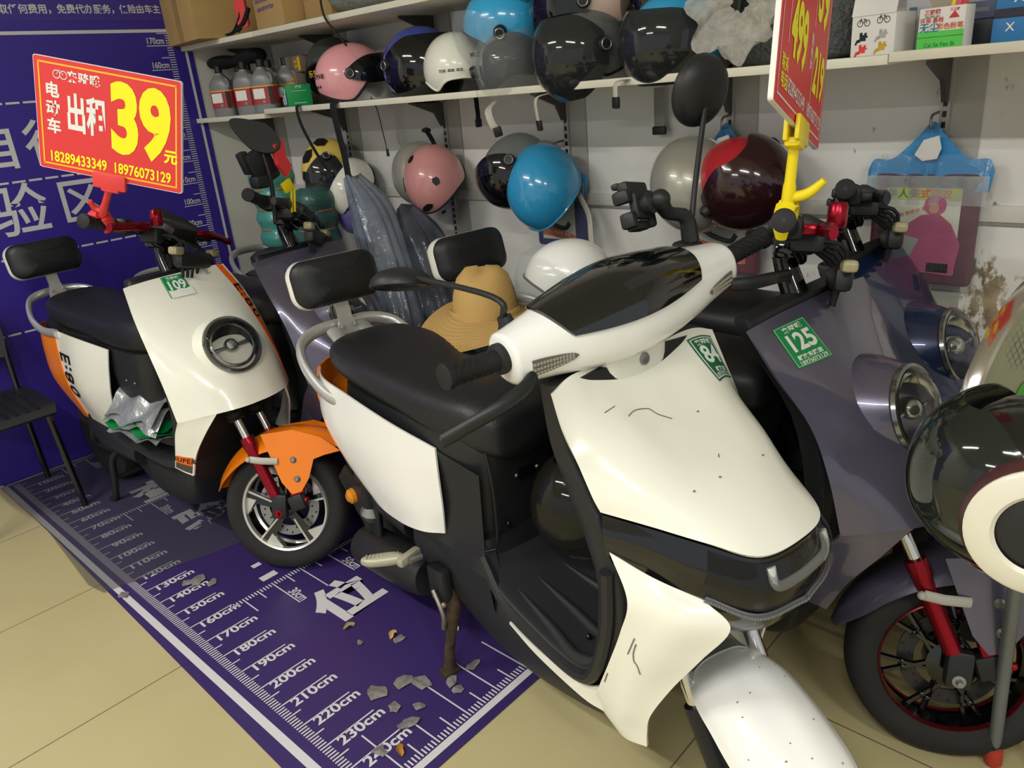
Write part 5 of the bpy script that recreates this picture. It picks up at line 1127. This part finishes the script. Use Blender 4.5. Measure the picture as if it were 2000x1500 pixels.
sg1 = sign('red price board reading 39 yuan electric scooter rental clipped on the left scooter', M1, .39, .276, [('white_lettering', white_s, s1w), ('big_number', yellow_s, s1n), ('phone_numbers', yellow_s, s1p), ('border_frame', orange_s, lambda b: frame_lines(b, .362, .248, .0042))], red_p, gripR)
yaw, roll = .227, -.27
Xs = Vector((cos(yaw), sin(yaw), 0)); xr = Xs * cos(roll) + Ys * sin(roll); yr = -Xs * sin(roll) + Ys * cos(roll)
c2 = Vector((.682, -3.087, 1.301)) + yr * .29
M2 = basis(c2, xr, yr)
def s2w(b):
    for s_, x, y, sz in (('月\n租', -.17, -.115, .028), ('日\n租', .03, -.035, .028), ('租\n电\n池', .045, -.16, .02)): tx(b, s_, sz, x, y + .0, bold=.02)
    tx(b, '18289433349  18976073129', .032, .03, -.25, bold=.01, sx=.9)
    for x, y in ((-.145, -.15), (.055, -.07), (.065, -.195)): b.add([V(x - .003, y - .045, zl), V(x, y - .045, zl), V(x + .003, y + .045, zl), V(x, y + .045, zl)], [[0, 1, 2, 3]], 0, False)
    frame_lines(b, .385, .55, .003)
def s2y(b): tx(b, '499', .12, -.065, -.165, bold=.04, sx=.72); tx(b, '39', .125, .12, -.055, bold=.04, sx=.85); tx(b, '219', .1, .13, -.18, bold=.04, sx=.72); tx(b, '联系\n电话', .024, -.155, -.24, bold=.02)
gR = tuple((t125.matrix_basis @ K125 @ P(-.425, .285, 1.078)))
sign('red rental price board reading 499 and 219 clipped on the right handlebar', M2, .42, .58, [('white_lettering', white_s, s2w), ('price_lettering', yellow_s, s2y)], yellow_p, gR)

# ---------------------------------------------------------------- bags hanging on the wall
clearb = mat('clear_bag_plastic', 'c4c6c8', .08, alpha=.045, bump=.4, bscale=25)
bluep = mat('blue_bag_plastic', '2c8cc8', .2, alpha=.82, bump=.4, bscale=20)
maroon = mat('maroon_raincoat', '5a2c3c', .5, bump=.5, bscale=20)


def rain_bag(label, yc, z0, z1, w_, coat, card_fn, name='raincoat_bag'):
    t = thing(name, label, 'raincoat', (XW - .03, yc, 0), group='bagged raincoats')
    h = z1 - z0; zh = z0 + h * .74
    b = MB(); b.box((-.012, 0, z0 + h * .36), (.034, w_ * .86, h * .68), b=.014, seg=4); b.build('folded_coat', coat, t)
    sfc = []
    for i, z in enumerate((zh + .03, zh, z0 + h * .5, z0 + h * .2, z0)):
        sfc.append([V(-.036 - .006 * sin(k * 2.1 + i) - (0.004 if 0 < k < 6 else -.03), w_ / 2 - w_ * k / 6, z + .006 * sin(k * 1.7)) for k in range(7)])
    b = MB(); Surf(sfc).mesh(b, 24, 24, .0012); b.build('clear_pouch', clearb, t)
    hw_ = w_ * .5; tops = [(-1.0, -.115), (-.9, -.088), (-.62, -.088), (-.4, -.062), (-.2, -.03), (-.06, -.004), (0, 0), (.06, -.004), (.2, -.03), (.4, -.062), (.62, -.088), (.9, -.088), (1.0, -.115)]
    def row(v, z_): return [V(-.010 - .016 * v - .007 * v * sin(k * 2.4 + z_ * 40), hw_ * a * (1 - .03 * v), (z1 + dz) * (1 - v) + z_ * v + .004 * v * sin(k * 1.9)) for k, (a, dz) in enumerate(tops)]
    zb = z1 - .165
    b = MB(); Surf([row(q, zb) for q in (0, .25, .5, .75, 1.0)]).mesh(b, 48, 20, .0012); b.build('blue_handle', bluep, t)
    b = MB(); b.prism([(.022, -.03), (.03, -.06), (.022, -.085), (-.01, -.09), (-.03, -.075), (-.012, -.04)], .001, basis((-.034, 0, z1), (0, -1, 0), (0, 0, 1))); b.build('handle_hole', mat('wall_seen_through_hole', 'd8d6ce', .7), t)
    b = MB(); Surf([[V(-.028 - .006 * sin(k * 2.2), hw_ * .97 * (1 - k / 6), zb + .004) for k in range(13)], [V(-.034 - .007 * sin(k * 2.5 + 1), hw_ * .97 * (1 - k / 6), zh - .02) for k in range(13)], [V(-.033 - .003 * sin(k * 2.9), hw_ * .96 * (1 - k / 6), zh - .09) for k in range(13)]]).mesh(b, 48, 12, .001); b.build('clear_upper', mat('creased_clear_plastic', 'd4d8da', .1, coat=.4, alpha=.2, bump=.5, bscale=30), t)
    if card_fn:
        b = MB(); b.box((-.0315, -w_ * .0, z0 + h * .36), (.001, w_ * .60, h * .52)); c = b.build('card_insert', mat('pale_card', 'cfd2c2', .4), t)
        card_fn(t, c, w_, h, z0)
    b = MB(); b.tube([(.022, 0, z1 + .02), (-.03, 0, z1 + .015), (-.035, 0, z1 - .01), (-.02, 0, z1 - .012)], .0035, 8, 5); b.build('wire_hook', steel, t)
    return t


def card_m(t, c, w_, h, z0):
    x = -.0326; yq, zq = (0, -1, 0), (0, 0, 1); zc = z0 + h * .36; H = h * .52; Wc = w_ * .6
    b = MB(); quad(b, (x, 0, zc + H * .43), yq, zq, Wc, H * .14); quad(b, (x, 0, zc - H * .43), yq, zq, Wc, H * .14, mi=1); b.build('card_band', [mat('yellow_green_ink', 'b5bd5c', .4), mat('grass_green_ink', '5fae3c', .4)], c)
    b = MB(); text(b, '单人头', .026, (x - .001, Wc * .27, zc + H * .43), yq, zq, bold=.02); text(b, '盔式雨衣', .024, (x - .001, -Wc * .1, zc + H * .43), yq, zq, mi=1, bold=.02); text(b, '防暴雨 耐老化 更舒适', .012, (x - .001, Wc * .12, zc + H * .22), (0, -1, .35), zq, mi=1); b.build('card_print', [ink_g, ink_o], c)
    b = MB(); b.prism([(-.075, -.09), (.075, -.10), (.085, -.02), (.06, .03), (.03, .055), (-.01, .05), (-.05, .02)], .001, basis((x, -.01, zc - .01), yq, zq)); b.prism(rpoly(.05, .045, .02), .0015, basis((x, -.03, zc + .065), yq, zq)); b.prism([(-.07, -.05), (-.02, -.06), (.0, -.01), (-.05, .0)], .002, basis((x, .0, zc - .01), yq, zq), mi=1); b.prism(rpoly(.022, .026, .01), .002, basis((x, -.028, zc + .058), yq, zq), mi=2); b.build('card_picture', [mat('magenta_coat_photo', 'b05078', .5), mat('pale_grey_photo', '9aa39c', .5), mat('skin_photo', 'b98a78', .5)], c)
    b = MB(); quad(b, (x - .001, -Wc * .28, zc - H * .43), yq, zq, .05, H * .11)
    for k in range(12): quad(b, (x - .0015, -Wc * .28 + .022 - .004 * k, zc - H * .42), yq, zq, .0016 + .001 * (k % 3 == 0), H * .08, mi=1)
    b.build('barcode', [white_s, black_s], c)


def card_b(t, c, w_, h, z0):
    x = -.0326; yq, zq = (0, -1, 0), (0, 0, 1); zc = z0 + h * .36; H = h * .52; Wc = w_ * .6
    b = MB(); b.add([V(x, Wc / 2, zc - H * .42), V(x, -Wc / 2, zc - H * .5), V(x, -Wc / 2, zc - H * .4), V(x, Wc / 2, zc - H * .2)], [[0, 1, 2, 3]], 0, False); text(b, '雨衣 电动车 雨披', .014, (x - .001, 0, zc - H * .37), (0, -1, -.12), zq, mi=1); b.build('card_print', [ink_o, white_s], c)
    b = MB(); b.tube([(x, .06, zc - .02), (x, .02, zc - .04), (x, -.03, zc - .05), (x, -.05, zc - .03)], .008, 8, 4); b.build('card_picture', mat('dark_scooter_photo', '3c4048', .5), c)


rain_bag('maroon raincoat in a clear bag with blue handle hanging right of the red sign', -3.055, .825, 1.235, .29, maroon, card_m)
rain_bag('navy raincoat in a clear bag hanging behind the sky blue helmet', -1.865, .84, 1.19, .25, mat('navy_raincoat', '2c2f6a', .5), card_b)
rain_bag('maroon raincoat bag with red edge hanging behind the grey and red helmets', -2.50, .80, 1.25, .27, mat('plum_raincoat', '6a2438', .5), card_b)

# teal wrapped bundles, lilac bundle, plastic covered shapes
teal = mat('teal_wrapped_fabric', '3f9a8c', .22, coat=.5, bump=.5, bscale=30); teal2 = mat('dark_teal_wrapped_fabric', '1f5a52', .25, coat=.4, bump=.5, bscale=30)
def bundle(label, c, r, hs, m, lean, stringm):
    t = thing('wrapped_bundle', label, 'bundle', c); t.rotation_euler = (lean[0], lean[1], 0)
    st = [(0, 0, 0, r * .6, r * .6)]; z = .0
    for h in hs: st += [(z + h * .12, 0, 0, r * .93, r * .93), (z + h * .5, 0, 0, r * 1.03, r * 1.03), (z + h * .9, 0, 0, r * .93, r * .93)]; z += h
    st += [(z + .015, 0, 0, r * .6, r * .6)]
    b = MB(); b.sloft(st, 'z', 32, 5, 2.6); b.build('wrapped_rolls', m, t)
    z = 0
    for h in hs[:-1]: z += h; b = MB(); b.lathe([(r * .96, -.004), (r * .985, 0), (r * .96, .004)], (0, 0, z), (0, 0, 1), 36); b.build('tie_string', stringm, t)
    b = MB(); b.sloft([(-.0, 0, 0, r * 1.06, r * 1.06), (z * .5, 0, 0, r * 1.07, r * 1.07), (z + hs[-1], 0, 0, r * 1.02, r * 1.02), (z + hs[-1] + .03, .02, 0, r * .8, r * .6)], 'z', 30, 6, 2.8, cap=False); b.build('plastic_sleeve', clearb, t)
ost = mat('orange_string', 'a8683c', .7)
bundle('tall teal bundle of plastic wrapped rolls tied with orange string in the corner', (1.25, -.47, .815), .092, (.085, .085, .085, .085), teal, (0, -.02), ost)
bundle('darker teal plastic wrapped bundle under the yellow hanging helmet', (1.29, -.70, .815), .085, (.08, .08, .08), teal2, (0, 0), ost)
t = thing('plastic_bag', 'lilac raincoat in a plastic bag with grey strap below the cream hanging helmet', 'bag', (1.44, -.77, .85))
b = MB(); b.ell((0, 0, .085), (.07, .125, .09), R=None); b.build('bag_body', mat('lilac_wrapped_fabric', '6f66a8', .25, coat=.4, bump=.6, bscale=40), t)
b = MB(); b.tube([(-.035, .0, .18), (-.075, .03, .12), (-.078, .045, .03), (-.07, .05, -.1)], .012, 8, 5, flat=.2, up=(0, 1, 0)); b.build('strap', strap_g, t)
b = MB(); b.lathe([(0, .006), (.012, .005), (.014, 0)], (-.082, .034, .11), (-1, 0, 0), 16); b.build('strap_button', black_p, t)

filmg = mat('wrinkled_blue_grey_film', '8791a0', .15, alpha=.68, noise=.35, nscale=9, bump=.9, bscale=16)
def wrapcol(label, pts, rx, ry, m, seed):
    b = MB(); rnd = random.Random(seed); n = 64; rings = []; N_ = 34; ph = [rnd.random() * 6 for _ in range(6)]
    cs = spl(pts, N_)
    for i, c in enumerate(cs):
        v = i / N_; k = crl([V(.35, 0, 0), V(.8, 0, 0), V(1, 0, 0), V(1.08, 0, 0), V(1.1, 0, 0)], v).x
        rings.append([c + V(rx * k * cos(a) * (1 + .07 * sin(5 * a + ph[0] + 3 * v) + .05 * sin(11 * a + ph[1] - 6 * v)), ry * k * sin(a) * (1 + .08 * sin(4 * a + ph[2] + 4 * v) + .05 * sin(13 * a + ph[3])), .01 * sin(3 * a + ph[4])) for a in [2 * pi * j / n for j in range(n)]])
    b.loft(rings, True, True)
    return b.build('plastic_cover', m, None, label, 'plastic cover')
wrapcol('tall blue grey plastic film cover draped over a scooter front', [(1.22, -1.10, 1.13), (1.23, -1.17, 1.02), (1.21, -1.26, .82), (1.18, -1.34, .64), (1.15, -1.39, .46)], .09, .105, filmg, 3)
wrapcol('darker plastic film cover draped right of the tall one', [(1.33, -1.26, 1.0), (1.32, -1.34, .91), (1.30, -1.43, .76), (1.27, -1.51, .62), (1.24, -1.57, .42)], .08, .11, mat('dark_wrinkled_film', '4d525f', .2, alpha=.85, noise=.4, nscale=9, bump=.9, bscale=16), 5)
# round clear visor plate leaning on the wall
b = MB(); b.lathe([(0, 0), (.085, .0), (.088, .002), (.085, .004), (0, .004)], (1.50, -1.05, 1.13), (-.95, -.2, .1), 44); b.build('visor_plate', clear_v, None, 'round clear visor plate hanging on the wall by the yellow helmet', 'visor')

# phone holder, mirror and red holder on the slate purple scooter at the back
t = tLP
b = MB(); Mh = tLP.matrix_world.copy()
# ---------------------------------------------------------------- hat and helmet on the seats
khaki = mat('khaki_cotton', 'bd9a5c', .85, bump=.25, bscale=350)
t = thing('bucket_hat', 'khaki wide brimmed bucket hat lying on the black scooter seat', 'hat', (.85, -2.14, .808)); t.rotation_euler = (0, 0, radians(35)); t.scale = (1.12, 1.12, 1.1)
b = MB(); rings = []
for r, z, w_ in ((.088, .0, 0), (.09, .02, 0), (.084, .06, .1), (.07, .10, .25), (.045, .122, .4), (.012, .126, .4)):
    rings.append([V((r + .006 * w_ * sin(3 * a + 1)) * 1.1 * cos(a), r * .92 * sin(a), z - .018 * w_ * cos(2 * a)) for a in [2 * pi * j / 40 for j in range(40)]])
b.loft(rings, False, True); b.build('crown', khaki, t, auto=70)
b = MB(); rings = []
for k in range(19):
    q = k / 18; rings.append([V(((.09 + (.095 + .055 * max(0, cos(a - pi)) ) * q) * cos(a)) * 1.05, ((.085 + .09 * q)) * sin(a), .012 - .028 * q ** 1.3 + (.0012 if k % 2 else 0) + .022 * q * sin(2 * a + .6)) for a in [2 * pi * j / 60 for j in range(60)]])
b.loft(rings, False, False); b.build('brim', khaki, t, auto=15)
b = MB(); b.tube([(-.092 * cos(a), .088 * sin(a), .017) for a in [-1.4 + 2.8 * k / 20 for k in range(21)]], .012, 8, flat=.25, up=(0, 0, 1)); b.build('hat_band', khaki, t)
b = MB(); b.lathe([(0, .004), (.006, .003), (.007, 0)], (-.094, -.05, .02), (-.85, -.5, .1), 14); b.build('snap_button', black_p, t)
helmet('white helmet with clear visor resting on a seat behind the handlebar', (1.03, -2.30, .885), (-.55, .75, -.1), (0, 0, 1), white_g, clear_v, vr=(45, 138), size=.92, vsc=1.15)
helmet('smoky glossy helmet standing on the white scooter footboard', (.535, -2.745, .565), (-.75, .5, 0), (.1, 0, 1), mat('smoky_grey_shell', '2c2a28', .15, .2, coat=.6), mat('smoky_visor_film', '26241f', .06, alpha=.5), vr=(35, 138), size=.9, vsc=1.1)

# folded silver and green cover on the orange scooter
t = thing('folded_cover', 'folded silver and green plastic cover on the orange scooter footboard', 'cover', (.33, -1.01, .40)); t.rotation_euler = (0, 0, radians(8))
foil = mat('silver_coated_plastic', '9a9d9e', .3, .45, bump=.5, bscale=40); grn = mat('green_plastic_sheet', '0d7a3c', .3, coat=.3)
for k, (m_, z, s_, nm) in enumerate(((foil, .012, 1.0, 'silver_layer'), (grn, .03, .97, 'green_layer'), (grn, .05, .93, 'green_layer'), (foil, .085, .96, 'silver_layer'), (foil, .11, .9, 'silver_layer'))):
    rows = []
    for i in range(7):
        rows.append([V((-.13 + .26 * j / 8) * s_ + .006 * sin(i * 2.3 + k), (-.16 + .32 * i / 6) * s_ + .008 * sin(j * 1.7 + k * 2), z + .012 * sin(j * 1.3 + i * 1.9 + k * 1.4) + .035 * (k > 2) * (1 - abs(j - 5) / 5) - .04 * (k > 2) * max(0, (2 - j) / 2)) for j in range(9)])
    b = MB(); Surf(rows).mesh(b, 40, 36, .002); b.build(nm, m_, t, auto=20)

# ---------------------------------------------------------------- chair at the left edge
t = thing('stacking_chair', 'black plastic chair with perforated seat at the left edge', 'chair', (-.05, -.29, 0)); t.rotation_euler = (0, 0, 0)
b = MB(); rows = [[V(.20 * x, .20, .435 - .01 * abs(x)), V(.21 * x, .1, .432), V(.215 * x, 0, .428), V(.21 * x, -.1, .432), V(.2 * x, -.2, .44), V(.19 * x, -.225, .41)] for x in (-1, -.5, 0, .5, 1)]
sfc = Surf(rows); sfc.mesh(b, 20, 20, .02, flip=1); b.build('seat', black_p, t)
b = MB()
for i in range(9):
    for j in range(7): b.box(sfc.P(.2 + .6 * j / 6, .15 + .7 * i / 8) + V(0, 0, .001), (.012, .022, .002), mi=0)
b.build('seat_slot', black_s, t)
b = MB(); rows = [[V(.19 * x, .21 + .03 * (1 - x * x), .56), V(.20 * x, .225 + .035 * (1 - x * x), .68), V(.18 * x, .245 + .035 * (1 - x * x), .79)] for x in (-1, -.5, 0, .5, 1)]
Surf(rows).mesh(b, 16, 16, .015); b.build('backrest', black_p, t)
for sx in (1, -1):
    b = MB(); b.tube([(sx * .17, .17, .42), (sx * .19, .22, .0)], .012, 10); b.tube([(sx * .18, .19, .42), (sx * .19, .225, .6)], .012, 10); b.build('rear_leg', black_g, t)
    b = MB(); b.tube([(sx * .17, -.17, .42), (sx * .19, -.21, .0)], .012, 10); b.build('front_leg', black_g, t)

# ---------------------------------------------------------------- folding table and visored helmet at the right edge
n = Vector((-.30, -.95, .06)).normalized(); c = Vector((.845, -3.488, .805))
t = thing('folding_table', 'round chrome rimmed folding table with plaid top standing at the right edge', 'table', M=basis((0, 0, 0), (1, 0, 0), (0, 1, 0)))
def plaid(nt, b, N):
    tc = N('TexCoord'); 
    mp = N('Mapping'); mp.inputs['Rotation'].default_value = (.3, .5, .4); nt.links.new(tc.outputs['Object'], mp.inputs[0])
    w1 = N('TexWave'); w1.inputs['Scale'].default_value = 28; w1.inputs['Distortion'].default_value = .6; nt.links.new(mp.outputs[0], w1.inputs['Vector'])
    w2 = N('TexWave', bands_direction='Z'); w2.inputs['Scale'].default_value = 24; w2.inputs['Distortion'].default_value = .6; nt.links.new(mp.outputs[0], w2.inputs['Vector'])
    n1 = N('TexNoise'); n1.inputs['Scale'].default_value = 11; nt.links.new(tc.outputs['Object'], n1.inputs['Vector'])
    m = N('Math', operation='MINIMUM'); nt.links.new(w1.outputs['Fac'], m.inputs[0]); nt.links.new(w2.outputs['Fac'], m.inputs[1])
    k = N('MapRange', i1=0.0, i2=.09, i3=1.0, i4=0.0); nt.links.new(m.outputs[0], k.inputs[0])
    q = N('MapRange', i1=.42, i2=.56); nt.links.new(n1.outputs[0], q.inputs[0])
    mm = N('Math', operation='MULTIPLY'); nt.links.new(k.outputs[0], mm.inputs[0]); nt.links.new(q.outputs[0], mm.inputs[1])
    x = N('Mix', data_type='RGBA'); nt.links.new(mm.outputs[0], x.inputs[0]); x.inputs[6].default_value = lin('84866a'); x.inputs[7].default_value = lin('2d3026'); nt.links.new(x.outputs[2], b.inputs['Base Color'])
pm = nodes_mat('olive_plaid_laminate', .45, plaid)
b = MB(); b.lathe([(0, .0), (.272, .0), (.272, -.012), (0, -.012)], c, n, 64); tp = b.build('table_top', pm, t)
b = MB(); b.lathe([(.270, .003), (.282, .004), (.284, -.009), (.282, -.02), (.27, -.02)], c, n, 72); b.build('chrome_rim', chrome, t)
F = frame(n, (0, 0, 1))
b = MB(); b.ell(c + F @ V(.06, .12, .002), (.045, .03, .002), R=F); b.build('green_scribble', mat('green_paint_mark', '3f8a2c', .6), tp)
b = MB(); b.prism([(-.008, -.006), (.01, -.006), (.0, .008)], .002, basis(c + F @ V(-.03, .165, .002), F @ V(0, -1, 0), F @ V(1, 0, 0))); b.build('print_mark', black_s, tp)
gt = mat('grey_steel_tube', '75797c', .35, .5); rc_ = mat('red_rubber_foot', 'b83a2c', .6)
for lab, a_, e_ in (('front', c + F @ V(-.20, .0, -.04), (.885, -3.478, .02)), ('rear', c + F @ V(-.20, -.13, -.04), (.915, -3.56, .02))):
    b = MB(); e_ = Vector(e_); d = (a_ - e_).normalized(); b.tube([a_, e_ + d * .02], .0125, 14); lg = b.build('leg', gt, t)
    b = MB(); b.tube([e_ - d * .018, e_ - d * .012, e_ + d * .03], [.013, .017, .0165], 14); b.build('rubber_foot', rc_, lg)

hv = helmet('helmet with big smoky visor and white hinge ring at the right edge', (.482, -3.509, .868), (-.2, .98, -.12), (0, .05, 1), blk, mat('olive_smoke_visor', '1c211d', .06, coat=.4, alpha=.9), vr=(30, 150), size=.9, vsc=1.14, hinge=False)
b = MB(); b.lathe([(.085, -.02), (.088, .0), (.084, .012)], (-.132, -.01, .0), (-1, 0, 0), 48); b.build('hinge_edge', mat('maroon_edge', '4a2a2c', .4), hv)
b = MB(); b.lathe([(.084, .0), (.083, .014), (.078, .018), (.055, .02), (.05, .016)], (-.132, -.01, 0), (-1, 0, 0), 48); b.build('hinge_ring', mat('ivory_ring', 'd8d4c2', .35, coat=.3), hv)
b = MB(); b.lathe([(.052, .012), (.03, .02), (0, .022)], (-.132, -.01, 0), (-1, 0, 0), 40); b.build('hinge_cap', black_p, hv)

# mirrors and holders on the other scooters (parts of those scooters)
def leaf_mirror(t, K, base, c, n, up, hw, hh, cap):
    b = MB(); b.tube([base, (Vector(base) + Vector(c)) / 2 + V(0, .02, .0), Vector(c)], [.008, .007, .006], 10, 5); b.xf(K); b.build('mirror_stem', black_p, t)
    M = basis(c, Vector(up).cross(Vector(n)), up); rings = []
    for k, z in ((.2, -.03), (.6, -.026), (.9, -.012), (1.0, .0), (.98, .006)):
        rings.append([M @ V(hw * k * cos(a) * (1 - .35 * max(0, sin(a))), hh * k * sin(a) * (1 + .25 * max(0, sin(a))), z) for a in [2 * pi * j / 36 for j in range(36)]])
    b = MB(); b.loft(rings, True, True, 0); b.xf(K); b.build('mirror', black_p, t, auto=60)
    if cap:
        b = MB(); R2 = [[M @ V(hw * k * cos(a), hh * k * sin(a), z - .003) for a in [pi + pi * j / 24 for j in range(25)]] for k, z in ((.3, -.03), (.62, -.027), (.92, -.012), (1.02, .0))]
        b.loft(R2, False, False, 0, True, False); b.xf(K); b.build('mirror_cap', silver, t, auto=60)


leaf_mirror(orange_t, Matrix(), P(-.47, -.13, 1.03), P(-.5, -.14, 1.062), V(-.45, .75, .45), V(.63, -.78, .8), .042, .085, True)
leaf_mirror(tLP, Matrix(), P(-.30, .10, 1.06), P(-.31, .10, 1.325), V(.35, .9, .25), V(.63, -.78, .7), .048, .075, False)
b = MB(); b.box(P(-.31, .105, 1.235), (.09, .03, .11), Matrix.Rotation(.35, 3, 'Y'), .01); b.box(P(-.30, .13, 1.19), (.05, .05, .04), b=.01); b.box(P(-.32, .155, 1.25), (.03, .03, .07), Matrix.Rotation(.3, 3, 'Y'), .006); b.build('phone_holder', black_p, tLP)
b = MB(); b.prism([(-.02, .04), (.02, .05), (.02, .0), (.035, -.03), (.01, -.06), (-.015, -.02)], .02, basis(P(-.285, .058, 1.255), (-1, 0, 0), (0, 0, 1))); b.build('red_clip', red_p, tLP)
b = MB()
for sx in (-.006, .006): b.tube([P(-.28, .04 + sx, 1.08), P(-.28, .025 + sx, 1.155)], .004, 8)
b.box(P(-.28, .045, 1.165), (.04, .012, .035), Matrix.Rotation(.4, 3, 'Y'), .003); b.build('yellow_clip', yellow_p, tLP)
